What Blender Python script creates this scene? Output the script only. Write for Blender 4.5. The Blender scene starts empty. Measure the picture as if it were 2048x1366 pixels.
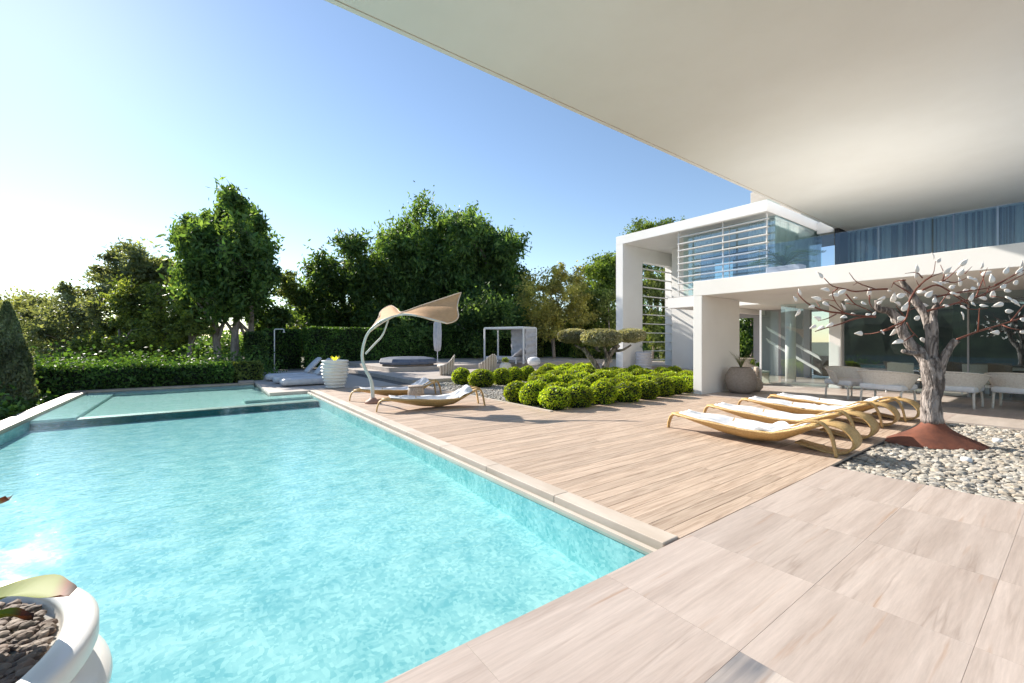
import bpy, math, random
import numpy as np
from mathutils import Vector, Matrix
R = math.radians
random.seed(7); rng = np.random.default_rng(11)
S = bpy.context.scene
# ------------------------------------------------------------------ camera, sky, sun, exposure
EYE = 1.5; YAW = R(36.45)
FW = (math.sin(YAW), math.cos(YAW)); RT = (math.cos(YAW), -math.sin(YAW))
cd = bpy.data.cameras.new('camera'); cam = bpy.data.objects.new('camera', cd); S.collection.objects.link(cam)
cd.sensor_width = 36; cd.lens = 36*850/2048; cd.clip_start = .05; cd.clip_end = 5000
cam.location = (0, 0, EYE); cam.rotation_euler = (R(90), 0, -YAW); S.camera = cam
SUN_EL = R(30); SUN_DIR = Vector((-.25*math.cos(SUN_EL), .968*math.cos(SUN_EL), math.sin(SUN_EL))).normalized()
w = bpy.data.worlds.new('World'); S.world = w; w.use_nodes = True
nt = w.node_tree; bg = nt.nodes['Background']
sky = nt.nodes.new('ShaderNodeTexSky'); sky.sky_type = 'NISHITA'; sky.sun_disc = False
sky.sun_elevation = SUN_EL; sky.sun_rotation = math.atan2(SUN_DIR.x, SUN_DIR.y)
sky.air_density = 1.0; sky.dust_density = 0.08; sky.ozone_density = 1.2; sky.altitude = 0
nt.links.new(sky.outputs[0], bg.inputs[0]); bg.inputs[1].default_value = 0.08
sl = bpy.data.lights.new('sun', 'SUN'); sl.energy = 3.9; sl.angle = R(.5); sl.color = (1, .93, .83)
so = bpy.data.objects.new('sun', sl); S.collection.objects.link(so)
so.rotation_euler = SUN_DIR.to_track_quat('Z', 'Y').to_euler(); so.location = (0, 0, 30)
S.view_settings.view_transform = 'Standard'; S.view_settings.look = 'None'; S.view_settings.exposure = 1.28
S.view_settings.gamma = 1; S.view_settings.use_curve_mapping = False
S.cycles.max_bounces = 10; S.cycles.transparent_max_bounces = 24; S.cycles.caustics_reflective = False
S.cycles.caustics_refractive = False; S.cycles.sample_clamp_indirect = 6; S.cycles.use_denoising = True

# ------------------------------------------------------------------ helpers
def P(px, py, d):            # a surveyed point: picture direction and distance in metres -> place
    r = (px-1024)/850*d
    return (FW[0]*d+RT[0]*r, FW[1]*d+RT[1]*r, EYE+(683-py)/850*d)
def G(px, d, z=0.):          # direction and distance on the ground
    p = P(px, 683, d); return (p[0], p[1], z)
def link(o): S.collection.objects.link(o); return o
def origin(o):
    v = Vector((0, 0, 0))
    while o is not None: v = v+Vector(o.location); o = o.parent
    return v
def tag(o, label=None, cat=None, group=None, kind=None):
    if label: o['label'] = label
    if cat: o['category'] = cat
    if group: o['group'] = group
    if kind: o['kind'] = kind
    return o
def thing(name, label, cat, loc=(0, 0, 0), group=None):
    o = bpy.data.objects.new(name, None); o.location = loc; o.empty_display_size = .2
    return tag(link(o), label, cat, group)
class MB:
    def __init__(s): s.v = []; s.f = []
    def add(s, v, f):
        n = len(s.v); s.v += [tuple(p) for p in v]; s.f += [tuple(i+n for i in q) for q in f]; return s
    def box(s, x0, x1, y0, y1, z0, z1):
        return s.add([(x, y, z) for z in (z0, z1) for x, y in ((x0, y0), (x1, y0), (x1, y1), (x0, y1))],
              [(3, 2, 1, 0), (4, 5, 6, 7), (0, 1, 5, 4), (1, 2, 6, 5), (2, 3, 7, 6), (3, 0, 4, 7)])
    def obox(s, c, ax, ay, az):      # centre and three half-axis vectors
        c, ax, ay, az = map(Vector, (c, ax, ay, az)); v = []
        for k in (-1, 1):
            for i, j in ((-1, -1), (1, -1), (1, 1), (-1, 1)): v.append(c+ax*i+ay*j+az*k)
        return s.add(v, [(3, 2, 1, 0), (4, 5, 6, 7), (0, 1, 5, 4), (1, 2, 6, 5), (2, 3, 7, 6), (3, 0, 4, 7)])
    def rings(s, rs, closed=True, cap=True):
        n = len(rs[0]); v = [p for r in rs for p in r]; f = []
        for i in range(len(rs)-1):
            for j in range(n if closed else n-1):
                k = (j+1) % n; f.append((i*n+j, i*n+k, (i+1)*n+k, (i+1)*n+j))
        if cap: f.append(tuple(reversed(range(n)))); f.append(tuple((len(rs)-1)*n+j for j in range(n)))
        return s.add(v, f)
    def tube(s, pts, rad, seg=8, flat=1., wob=0.):
        pts = [Vector(p) for p in pts]; n = len(pts)
        if not hasattr(rad, '__len__'): rad = [rad]*n
        rs = []; up = None
        for i, p in enumerate(pts):
            t = (pts[min(i+1, n-1)]-pts[max(i-1, 0)]).normalized()
            if up is None: up = Vector((0, 0, 1)) if abs(t.z) < .9 else Vector((1, 0, 0))
            a = t.cross(up).normalized(); b = a.cross(t).normalized(); up = b
            ring = []
            for k in range(seg):
                th = 2*math.pi*k/seg; q = rad[i]*(1+wob*random.uniform(-1, 1))
                ring.append(p+a*math.cos(th)*q+b*math.sin(th)*q*flat)
            rs.append(ring)
        return s.rings(rs)
    def lathe(s, prof, seg=32, c=(0, 0, 0), cap=True):
        rs = [[(c[0]+r*math.cos(2*math.pi*k/seg), c[1]+r*math.sin(2*math.pi*k/seg), c[2]+z) for k in range(seg)] for r, z in prof]
        return s.rings(rs, cap=cap)
    def grid(s, fn, nu, nv, thick=0):
        v = [Vector(fn(i/nu, j/nv)) for i in range(nu+1) for j in range(nv+1)]
        f = [(i*(nv+1)+j, (i+1)*(nv+1)+j, (i+1)*(nv+1)+j+1, i*(nv+1)+j+1) for i in range(nu) for j in range(nv)]
        if thick:
            m = len(v); v2 = []
            for i in range(nu+1):
                for j in range(nv+1):
                    a = v[min(i+1, nu)*(nv+1)+j]-v[max(i-1, 0)*(nv+1)+j]; b = v[i*(nv+1)+min(j+1, nv)]-v[i*(nv+1)+max(j-1, 0)]
                    nn = a.cross(b); nn = nn.normalized() if nn.length > 1e-9 else Vector((0, 0, 1))
                    v2.append(v[i*(nv+1)+j]-nn*thick)
            f += [tuple(m+k for k in reversed(q)) for q in f]
            e = [i*(nv+1) for i in range(nu+1)]+[nu*(nv+1)+j for j in range(1, nv+1)]+[i*(nv+1)+nv for i in range(nu-1, -1, -1)]+[j for j in range(nv-1, 0, -1)]
            f += [(e[(k+1) % len(e)], e[k], m+e[k], m+e[(k+1) % len(e)]) for k in range(len(e))]
            v = v+v2
        return s.add(v, f)
    def build(s, name, mat, parent=None, org=None, smooth=False, bevel=0, sub=0):
        o0 = origin(parent) if parent is not None else Vector(org if org else (0, 0, 0))
        me = bpy.data.meshes.new(name); me.from_pydata([(p[0]-o0.x, p[1]-o0.y, p[2]-o0.z) for p in s.v], [], s.f); me.update()
        me.materials.append(mat)
        if smooth: me.polygons.foreach_set('use_smooth', [True]*len(me.polygons))
        o = link(bpy.data.objects.new(name, me))
        if parent is not None: o.parent = parent
        elif org: o.location = org
        if bevel:
            b = o.modifiers.new('bevel', 'BEVEL'); b.width = bevel; b.segments = 2; b.limit_method = 'ANGLE'
        if sub:
            b = o.modifiers.new('sub', 'SUBSURF'); b.levels = b.render_levels = sub
        return o
def box(name, mat, a, parent=None, bevel=0, org=None): return MB().box(*a).build(name, mat, parent, org, bevel=bevel)
def copy_tree(o, parent=None):
    c = link(o.copy()); c.parent = parent
    for ch in list(o.children): copy_tree(ch, c)
    return c
def smoothpath(pts, n=8):      # Catmull-Rom
    p = [Vector(q) for q in pts]; p = [p[0]*2-p[1]]+p+[p[-1]*2-p[-2]]; out = []
    for i in range(1, len(p)-2):
        for k in range(n):
            t = k/n; out.append(.5*((2*p[i])+(p[i+1]-p[i-1])*t+(2*p[i-1]-5*p[i]+4*p[i+1]-p[i+2])*t*t+(3*p[i]-p[i-1]-3*p[i+1]+p[i+2])*t**3))
    return out+[p[-2]]
def lerp(xs, ys, x): return float(np.interp(x, xs, ys))

# ------------------------------------------------------------------ materials
def schlick(t, f0, nrm=None):
    N, L = t.nodes.new, t.links.new; g = N('ShaderNodeNewGeometry'); d = N('ShaderNodeVectorMath'); d.operation = 'DOT_PRODUCT'
    L(g.outputs['Incoming'], d.inputs[0]); L(nrm or g.outputs['Normal'], d.inputs[1])
    a = N('ShaderNodeMath'); a.operation = 'ABSOLUTE'; L(d.outputs['Value'], a.inputs[0])
    b = N('ShaderNodeMath'); b.operation = 'SUBTRACT'; b.inputs[0].default_value = 1; b.use_clamp = True; L(a.outputs[0], b.inputs[1])
    p = N('ShaderNodeMath'); p.operation = 'POWER'; p.inputs[1].default_value = 5; L(b.outputs[0], p.inputs[0])
    m = N('ShaderNodeMath'); m.operation = 'MULTIPLY_ADD'; m.inputs[1].default_value = 1-f0; m.inputs[2].default_value = f0; m.use_clamp = True; L(p.outputs[0], m.inputs[0])
    return m.outputs[0]
def nodes(name):
    m = bpy.data.materials.new(name); m.use_nodes = True; t = m.node_tree
    return m, t, t.nodes['Principled BSDF'], t.nodes.new, t.links.new
def M(name, c1, c2=None, scale=4, rough=.6, bump=0., bscale=None, stretch=(1, 1, 1), per=0., detail=5, metal=0., spec=.5, lo=.35, hi=.65, coat=0., rot=0., sheen=0., dist=0., bd=.01):
    m, t, b, N, L = nodes(name)
    b.inputs['Roughness'].default_value = rough; b.inputs['Metallic'].default_value = metal
    b.inputs['Specular IOR Level'].default_value = spec; b.inputs['Coat Weight'].default_value = coat; b.inputs['Sheen Weight'].default_value = sheen
    c2 = c2 or c1
    geo = N('ShaderNodeNewGeometry'); oi = N('ShaderNodeObjectInfo')
    off = N('ShaderNodeVectorMath'); off.operation = 'MULTIPLY_ADD'
    cmb = N('ShaderNodeCombineXYZ'); L(oi.outputs['Random'], cmb.inputs[0]); L(oi.outputs['Random'], cmb.inputs[1])
    L(cmb.outputs[0], off.inputs[0]); off.inputs[1].default_value = (37, 53, 0) if per else (0, 0, 0); L(geo.outputs['Position'], off.inputs[2])
    mp = N('ShaderNodeMapping'); mp.inputs['Scale'].default_value = stretch; mp.inputs['Rotation'].default_value = (0, 0, rot); L(off.outputs[0], mp.inputs[0])
    n1 = N('ShaderNodeTexNoise'); n1.inputs['Scale'].default_value = scale; n1.inputs['Detail'].default_value = detail; n1.inputs['Roughness'].default_value = .6
    n1.inputs['Distortion'].default_value = dist; L(mp.outputs[0], n1.inputs['Vector'])
    rp = N('ShaderNodeValToRGB'); rp.color_ramp.elements[0].position = lo; rp.color_ramp.elements[1].position = hi
    rp.color_ramp.elements[0].color = (*c1, 1); rp.color_ramp.elements[1].color = (*c2, 1); L(n1.outputs[0], rp.inputs[0])
    col = rp.outputs[0]
    if per:
        hs = N('ShaderNodeHueSaturation'); mr = N('ShaderNodeMapRange'); mr.inputs[3].default_value = 1-per; mr.inputs[4].default_value = 1+per
        L(oi.outputs['Random'], mr.inputs[0]); L(mr.outputs[0], hs.inputs['Value']); L(col, hs.inputs['Color']); col = hs.outputs[0]
    L(col, b.inputs['Base Color'])
    if bump:
        n2 = N('ShaderNodeTexNoise'); n2.inputs['Scale'].default_value = bscale or scale*3; n2.inputs['Detail'].default_value = 4; L(mp.outputs[0], n2.inputs['Vector'])
        bp = N('ShaderNodeBump'); bp.inputs['Strength'].default_value = bump; bp.inputs['Distance'].default_value = bd
        L(n2.outputs[0], bp.inputs['Height']); L(bp.outputs[0], b.inputs['Normal'])
    m['_'] = 0
    return m
def leafmat(name, c1, c2, tr=.45, rough=.5, tcol=None):
    m, t, b, N, L = nodes(name)
    geo = N('ShaderNodeNewGeometry'); rp = N('ShaderNodeValToRGB'); rp.color_ramp.elements[0].color = (*c1, 1); rp.color_ramp.elements[1].color = (*c2, 1)
    L(geo.outputs['Random Per Island'], rp.inputs[0])
    n = N('ShaderNodeTexNoise'); n.inputs['Scale'].default_value = .9; L(geo.outputs['Position'], n.inputs['Vector'])
    hs = N('ShaderNodeHueSaturation'); mr = N('ShaderNodeMapRange'); mr.inputs[1].default_value = .35; mr.inputs[2].default_value = .65; mr.inputs[3].default_value = .6; mr.inputs[4].default_value = 1.35
    oi = N('ShaderNodeObjectInfo'); m2 = N('ShaderNodeMapRange'); m2.inputs[3].default_value = .82; m2.inputs[4].default_value = 1.18; L(oi.outputs['Random'], m2.inputs[0])
    pr_ = N('ShaderNodeMath'); pr_.operation = 'MULTIPLY'; L(m2.outputs[0], pr_.inputs[0]); L(n.outputs[0], mr.inputs[0]); L(mr.outputs[0], pr_.inputs[1]); L(pr_.outputs[0], hs.inputs['Value']); L(rp.outputs[0], hs.inputs['Color'])
    L(hs.outputs[0], b.inputs['Base Color']); b.inputs['Roughness'].default_value = rough; b.inputs['Specular IOR Level'].default_value = .3
    tl = N('ShaderNodeBsdfTranslucent'); mx = N('ShaderNodeMixShader'); mx.inputs[0].default_value = tr
    g = N('ShaderNodeMixRGB'); g.blend_type = 'MULTIPLY'; g.inputs[0].default_value = 1; g.inputs[2].default_value = (*(tcol or (1.5, 1.4, .5)), 1)
    L(hs.outputs[0], g.inputs[1]); L(g.outputs[0], tl.inputs[0])
    L(b.outputs[0], mx.inputs[1]); L(tl.outputs[0], mx.inputs[2]); L(mx.outputs[0], t.nodes['Material Output'].inputs[0])
    return m
def glassmat(name, tint=(.85, .93, .95), refl=.12, gcol=(.9, .95, 1), bump=0, bs=1.):
    m, t, b, N, L = nodes(name); t.nodes.remove(b)
    tr = N('ShaderNodeBsdfTransparent'); tr.inputs[0].default_value = (*tint, 1)
    gl = N('ShaderNodeBsdfGlossy'); gl.inputs['Roughness'].default_value = .0; gl.inputs[0].default_value = (*gcol, 1)
    mx = N('ShaderNodeMixShader'); L(schlick(t, refl), mx.inputs[0]); L(tr.outputs[0], mx.inputs[1]); L(gl.outputs[0], mx.inputs[2])
    L(mx.outputs[0], t.nodes['Material Output'].inputs[0])
    if bump:
        g = N('ShaderNodeNewGeometry'); n = N('ShaderNodeTexNoise'); n.inputs['Scale'].default_value = bs; L(g.outputs['Position'], n.inputs['Vector'])
        bp = N('ShaderNodeBump'); bp.inputs['Strength'].default_value = bump; bp.inputs['Distance'].default_value = .02; L(n.outputs[0], bp.inputs['Height']); L(bp.outputs[0], gl.inputs['Normal'])
    return m
def stone(name, rot, c0=(.51, .43, .38), c1=(.42, .345, .30), vein=(.25, .19, .155), veinw=.45, dark=False, per=.06):
    m, t, b, N, L = nodes(name); b.inputs['Roughness'].default_value = .42; b.inputs['Specular IOR Level'].default_value = .35
    geo = N('ShaderNodeNewGeometry'); oi = N('ShaderNodeObjectInfo')
    cmb = N('ShaderNodeCombineXYZ'); L(oi.outputs['Random'], cmb.inputs[0]); L(oi.outputs['Random'], cmb.inputs[1])
    off = N('ShaderNodeVectorMath'); off.operation = 'MULTIPLY_ADD'; L(cmb.outputs[0], off.inputs[0]); off.inputs[1].default_value = (61, 83, 0); L(geo.outputs['Position'], off.inputs[2])
    mp = N('ShaderNodeMapping'); mp.inputs['Rotation'].default_value = (0, 0, rot); mp.inputs['Scale'].default_value = (.45, 8, 1); L(off.outputs[0], mp.inputs[0])
    a = N('ShaderNodeTexNoise'); a.inputs['Scale'].default_value = .9; a.inputs['Detail'].default_value = 8; a.inputs['Roughness'].default_value = .62; a.inputs['Distortion'].default_value = .12; L(mp.outputs[0], a.inputs['Vector'])
    r1 = N('ShaderNodeValToRGB'); r1.color_ramp.elements[0].position = .38; r1.color_ramp.elements[1].position = .6
    r1.color_ramp.elements[0].color = (*c1, 1); r1.color_ramp.elements[1].color = (*c0, 1); L(a.outputs[0], r1.inputs[0])
    # thin veins where a stretched noise crosses its middle value
    v = N('ShaderNodeTexNoise'); v.inputs['Scale'].default_value = .55; v.inputs['Detail'].default_value = 5; v.inputs['Distortion'].default_value = .15; L(mp.outputs[0], v.inputs['Vector'])
    s1 = N('ShaderNodeMath'); s1.operation = 'SUBTRACT'; s1.inputs[1].default_value = .5; L(v.outputs[0], s1.inputs[0])
    s2 = N('ShaderNodeMath'); s2.operation = 'ABSOLUTE'; L(s1.outputs[0], s2.inputs[0])
    r2 = N('ShaderNodeMapRange'); r2.inputs[1].default_value = 0; r2.inputs[2].default_value = .12 if dark else .02; r2.inputs[3].default_value = 1; r2.inputs[4].default_value = 0; L(s2.outputs[0], r2.inputs[0])
    mk = N('ShaderNodeTexNoise'); mk.inputs['Scale'].default_value = 1.1; L(off.outputs[0], mk.inputs['Vector'])
    r3 = N('ShaderNodeMapRange'); r3.inputs[1].default_value = .3 if dark else .42; r3.inputs[2].default_value = .45 if dark else .6; L(mk.outputs[0], r3.inputs[0])
    mu = N('ShaderNodeMath'); mu.operation = 'MULTIPLY'; L(r2.outputs[0], mu.inputs[0]); L(r3.outputs[0], mu.inputs[1])
    mv = N('ShaderNodeMath'); mv.operation = 'MULTIPLY'; mv.inputs[1].default_value = veinw; L(mu.outputs[0], mv.inputs[0])
    mx = N('ShaderNodeMixRGB'); L(mv.outputs[0], mx.inputs[0]); L(r1.outputs[0], mx.inputs[1]); mx.inputs[2].default_value = (*vein, 1)
    # rusty blotches
    bl = N('ShaderNodeTexNoise'); bl.inputs['Scale'].default_value = 2.3; bl.inputs['Detail'].default_value = 6; L(mp.outputs[0], bl.inputs['Vector'])
    r4 = N('ShaderNodeMapRange'); r4.inputs[1].default_value = .62; r4.inputs[2].default_value = .74; r4.inputs[4].default_value = .5; L(bl.outputs[0], r4.inputs[0])
    mx2 = N('ShaderNodeMixRGB'); L(r4.outputs[0], mx2.inputs[0]); L(mx.outputs[0], mx2.inputs[1]); mx2.inputs[2].default_value = (.36, .21, .12, 1)
    fg = N('ShaderNodeTexNoise'); fg.inputs['Scale'].default_value = 7; fg.inputs['Detail'].default_value = 8; fg.inputs['Roughness'].default_value = .75; L(mp.outputs[0], fg.inputs['Vector'])
    fr = N('ShaderNodeMapRange'); fr.inputs[1].default_value = .3; fr.inputs[2].default_value = .7; fr.inputs[3].default_value = .86; fr.inputs[4].default_value = 1.12; L(fg.outputs[0], fr.inputs[0])
    hs = N('ShaderNodeHueSaturation'); mr = N('ShaderNodeMapRange'); mr.inputs[3].default_value = 1-per; mr.inputs[4].default_value = 1+per
    mf = N('ShaderNodeMath'); mf.operation = 'MULTIPLY'; L(oi.outputs['Random'], mr.inputs[0]); L(mr.outputs[0], mf.inputs[0]); L(fr.outputs[0], mf.inputs[1]); L(mf.outputs[0], hs.inputs['Value']); L(mx2.outputs[0], hs.inputs['Color']); L(hs.outputs[0], b.inputs['Base Color'])
    bp = N('ShaderNodeBump'); bp.inputs['Strength'].default_value = .12; bp.inputs['Distance'].default_value = .004; L(a.outputs[0], bp.inputs['Height']); L(bp.outputs[0], b.inputs['Normal'])
    return m

MAT = {}
MAT['stoneX'] = stone('travertine_along', 0)
MAT['stoneY'] = stone('travertine_across', R(82))
MAT['stoneD'] = stone('travertine_dark_veined', R(12), c0=(.52, .45, .395), c1=(.33, .29, .27), vein=(.10, .115, .14), veinw=.8, dark=True)
MAT['coping'] = M('coping_stone', (.62, .54, .46), (.52, .44, .36), 3, .55, .1, 40, (1, .4, 1), per=.04)
MAT['copingL'] = M('edge_stone', (.50, .38, .28), (.40, .29, .21), 3, .5, .1, 40, (1, .4, 1), per=.04)
MAT['plank'] = M('deck_board', (.31, .215, .15), (.56, .435, .335), 3, .55, .35, 14, (.5, 11, 1), per=.13, detail=12, lo=.3, hi=.60, dist=.9)
MAT['grout'] = M('dark_joint', (.12, .10, .085)); MAT['joint'] = M('pale_joint', (.34, .29, .25))
MAT['paver'] = M('pale_paving', (.50, .44, .39), (.41, .355, .31), 1.6, .6, .1, 20, (.6, 3, 1), per=.07)
MAT['white'] = M('white_render', (.88, .865, .84), (.84, .82, .79), .8, .75, .06, 60)
MAT['ceiling'] = M('ceiling_paint', (.91, .895, .85), (.86, .84, .79), .35, .85, .03, 40)
MAT['grey_wall'] = M('grey_render', (.42, .41, .42), (.36, .36, .37), 1, .8)
MAT['metal_white'] = M('white_metal', (.78, .78, .78), rough=.4)
MAT['louver'] = M('pale_louver', (.72, .71, .69), rough=.45)
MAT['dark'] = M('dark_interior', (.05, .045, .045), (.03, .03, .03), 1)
MAT['floor_in'] = M('interior_floor', (.42, .36, .31), (.35, .29, .25), 2, .3)
MAT['wood'] = M('brown_wood', (.20, .12, .07), (.13, .075, .045), 3, .5, 0, None, (1, 1, .2))
MAT['curtain_w'] = M('white_sheer_curtain', (.78, .80, .82), (.66, .69, .72), 3, .9, stretch=(6, 6, .2))
MAT['curtain_b'] = M('brown_curtain', (.52, .50, .50), (.13, .115, .11), 1.1, .9, stretch=(1, 5, .02), lo=.46, hi=.54)
MAT['glass'] = glassmat('window_glass', (.90, .95, .95), .13, (.75, .86, .95), .02, .35)
MAT['glass_in'] = glassmat('clear_glass', (.86, .95, .94), .03)
MAT['glass_up'] = glassmat('balustrade_glass', (.82, .87, .94), .045, (.74, .86, 1.0))
MAT['wicker'] = M('honey_wicker', (.62, .42, .18), (.44, .27, .10), 45, .5, .6, 70, (1, 1, 1), per=.05)
MAT['wicker_g'] = M('grey_wicker', (.50, .42, .34), (.28, .22, .17), 40, .6, .6, 60)
MAT['towel'] = M('white_towel', (.80, .80, .81), (.72, .73, .75), 9, .95, .5, 25)
MAT['pad'] = M('silver_grey_vinyl', (.62, .62, .65), (.54, .54, .57), 6, .42, .08, 30)
MAT['pot_white'] = M('white_glazed_pot', (.80, .775, .73), (.74, .71, .66), 3, .35, coat=.2)
MAT['pot_grey'] = M('taupe_pot', (.34, .29, .25), (.27, .225, .19), 20, .7, .5, 45)
MAT['pebble'] = M('brown_pebble', (.30, .22, .17), (.14, .105, .085), 25, .55, .2, 60)
MAT['rust'] = M('corten_steel', (.23, .075, .04), (.10, .035, .022), 5, .8, .3, 40, lo=.3, hi=.7)
MAT['copper'] = M('copper_branch', (.20, .06, .035), (.10, .035, .025), 9, .45, metal=.3)
MAT['porcelain'] = M('porcelain_leaf', (.90, .88, .84), (.80, .74, .67), 14, .4, per=.06)
MAT['sail'] = M('tan_sailcloth', (.62, .37, .19), (.55, .32, .16), 14, .85, .15, 60)
MAT['mast'] = M('pale_enamel', (.62, .62, .56), (.54, .56, .50), 4, .4)
MAT['cord'] = M('beige_edge_cord', (.72, .58, .44), rough=.8)
MAT['tub'] = M('blue_grey_cover', (.08, .10, .15), (.16, .18, .23), 3, .5, .4, 8)
MAT['greyfab'] = M('grey_fabric', (.58, .58, .61), (.48, .48, .51), 5, .9, .2, 40)
MAT['rope'] = M('cream_rope', (.80, .745, .66), (.68, .61, .53), 30, .8, .5, 80)
MAT['soil'] = M('garden_soil', (.08, .06, .04), (.13, .10, .07), 3, .95, .3, 20)
MAT['ground'] = M('dry_ground', (.06, .07, .03), (.10, .09, .05), .8, .95, .3, 9)
MAT['hills'] = M('wooded_hill', (.012, .022, .012), (.05, .075, .035), .09, .95, 0, detail=10)
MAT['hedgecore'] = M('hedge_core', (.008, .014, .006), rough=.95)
MAT['bark'] = M('grey_bark', (.40, .33, .28), (.20, .16, .135), 9, .85, .7, 22, (1, 1, .3))
MAT['bark_red'] = M('russet_bark', (.26, .15, .11), (.13, .075, .055), 9, .85, .7, 22, (1, 1, .3))
MAT['oldwood'] = M('weathered_trunk', (.38, .33, .30), (.08, .065, .058), 9, .8, 1.0, 22, (1.4, 1.4, .3), bd=.05, lo=.40, hi=.58, dist=1.2)
def mosaic(name, c1, c2):
    m, t, b, N, L = nodes(name); b.inputs['Roughness'].default_value = .9; b.inputs['Specular IOR Level'].default_value = 0; g = N('ShaderNodeNewGeometry')
    vo = N('ShaderNodeTexVoronoi'); vo.distance = 'CHEBYCHEV'; vo.inputs['Scale'].default_value = 34; vo.inputs['Randomness'].default_value = 0
    wn = N('ShaderNodeTexNoise'); wn.inputs['Scale'].default_value = 6; wn.inputs['Detail'].default_value = 3; L(g.outputs['Position'], wn.inputs['Vector']); wa = N('ShaderNodeVectorMath'); wa.operation = 'MULTIPLY_ADD'; wa.inputs[1].default_value = (.16, .16, .16); L(wn.outputs['Color'], wa.inputs[0]); L(g.outputs['Position'], wa.inputs[2]); L(wa.outputs[0], vo.inputs['Vector'])
    sp = N('ShaderNodeSeparateColor'); L(vo.outputs['Color'], sp.inputs[0])
    no = N('ShaderNodeTexNoise'); no.inputs['Scale'].default_value = 4; no.inputs['Detail'].default_value = 9; L(g.outputs['Position'], no.inputs['Vector'])
    a = N('ShaderNodeMath'); a.operation = 'MULTIPLY_ADD'; a.inputs[1].default_value = .5; L(sp.outputs[0], a.inputs[0])
    q = N('ShaderNodeMath'); q.operation = 'MULTIPLY_ADD'; q.inputs[1].default_value = 1.3; q.inputs[2].default_value = -.38; L(no.outputs[0], q.inputs[0]); L(q.outputs[0], a.inputs[2])
    rp = N('ShaderNodeValToRGB'); e = rp.color_ramp.elements; e[0].position = .1; e[1].position = .95; e[0].color = (*c1, 1); e[1].color = (*c2, 1); L(a.outputs[0], rp.inputs[0]); L(rp.outputs[0], b.inputs['Base Color']); return m
MAT['mosaic'] = mosaic('pool_mosaic', (.25, .50, .53), (.60, .78, .75)); MAT['mosaic_w'] = mosaic('lightened_wall_mosaic', (.24, .58, .58), (.68, .90, .86)); MAT['shaded_face'] = mosaic('shaded_face_mosaic', (.01, .13, .17), (.06, .30, .34))  # wall copy lightened against its weak sunlight; shelf-face copy darkened to paint its shade
MAT['mosaic_l'] = M('shelf_mosaic', (.62, .82, .72), (.82, .92, .84), 8, .9, detail=8, spec=0)
MAT['slot'] = M('overflow_slot', (.025, .045, .045), rough=.3)
for k, a in dict(darkleaf=((.042, .10, .04), (.18, .28, .09), .52), midleaf=((.075, .13, .045), (.34, .40, .12), .5), olive=((.12, .15, .08), (.34, .36, .19), .5),
                 yellowleaf=((.24, .25, .08), (.52, .48, .18), .5), hedge=((.026, .07, .02), (.13, .24, .055), .4), box=((.11, .22, .012), (.54, .62, .045), .42),
                 greyleaf=((.11, .145, .085), (.32, .36, .23), .5), bonsai=((.18, .19, .12), (.48, .46, .33), .35), pine=((.07, .13, .03), (.22, .31, .07), .45), cycad=((.03, .08, .03), (.07, .14, .05), .3),
                 cypress=((.08, .12, .035), (.28, .34, .12), .4)).items():
    MAT[k] = leafmat(k+'_foliage', *a)
for k_, c_ in (('curtain_w', (.82, .86, .90)),):
    m, t, b, N, L = nodes('sheer_curtain'); b.inputs['Base Color'].default_value = (*c_, 1); b.inputs['Roughness'].default_value = .9
    tl = N('ShaderNodeBsdfTranslucent'); tl.inputs[0].default_value = (*c_, 1); mx = N('ShaderNodeMixShader'); mx.inputs[0].default_value = .55; L(b.outputs[0], mx.inputs[1]); L(tl.outputs[0], mx.inputs[2]); L(mx.outputs[0], t.nodes['Material Output'].inputs[0]); MAT[k_] = m
# water: see-through with a mirror sheen that grows at grazing angles, rippled by bumps
m, t, b, N, L = nodes('pool_water'); t.nodes.remove(b)
tr = N('ShaderNodeBsdfTransparent'); tr.inputs[0].default_value = (.78, .96, .97, 1)
gl = N('ShaderNodeBsdfGlossy'); gl.inputs['Roughness'].default_value = .012
geo = N('ShaderNodeNewGeometry')
n1 = N('ShaderNodeTexNoise'); n1.inputs['Scale'].default_value = 8; n1.inputs['Detail'].default_value = 5; n1.inputs['Distortion'].default_value = .8
mp = N('ShaderNodeMapping'); mp.inputs['Rotation'].default_value = (0, 0, R(-20)); mp.inputs['Scale'].default_value = (1, 1.7, 1); L(geo.outputs['Position'], mp.inputs[0]); L(mp.outputs[0], n1.inputs['Vector'])
bp = N('ShaderNodeBump'); bp.inputs['Strength'].default_value = .6; bp.inputs['Distance'].default_value = .011; L(n1.outputs[0], bp.inputs['Height'])
L(bp.outputs[0], gl.inputs['Normal'])
mx = N('ShaderNodeMixShader'); L(schlick(t, .02, bp.outputs[0]), mx.inputs[0]); L(tr.outputs[0], mx.inputs[1]); L(gl.outputs[0], mx.inputs[2]); L(mx.outputs[0], t.nodes['Material Output'].inputs[0])
MAT['water'] = m
m, t, b, N, L = nodes('lake_water'); b.inputs['Base Color'].default_value = (.06, .10, .13, 1); b.inputs['Roughness'].default_value = .12
MAT['lake'] = m

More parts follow.
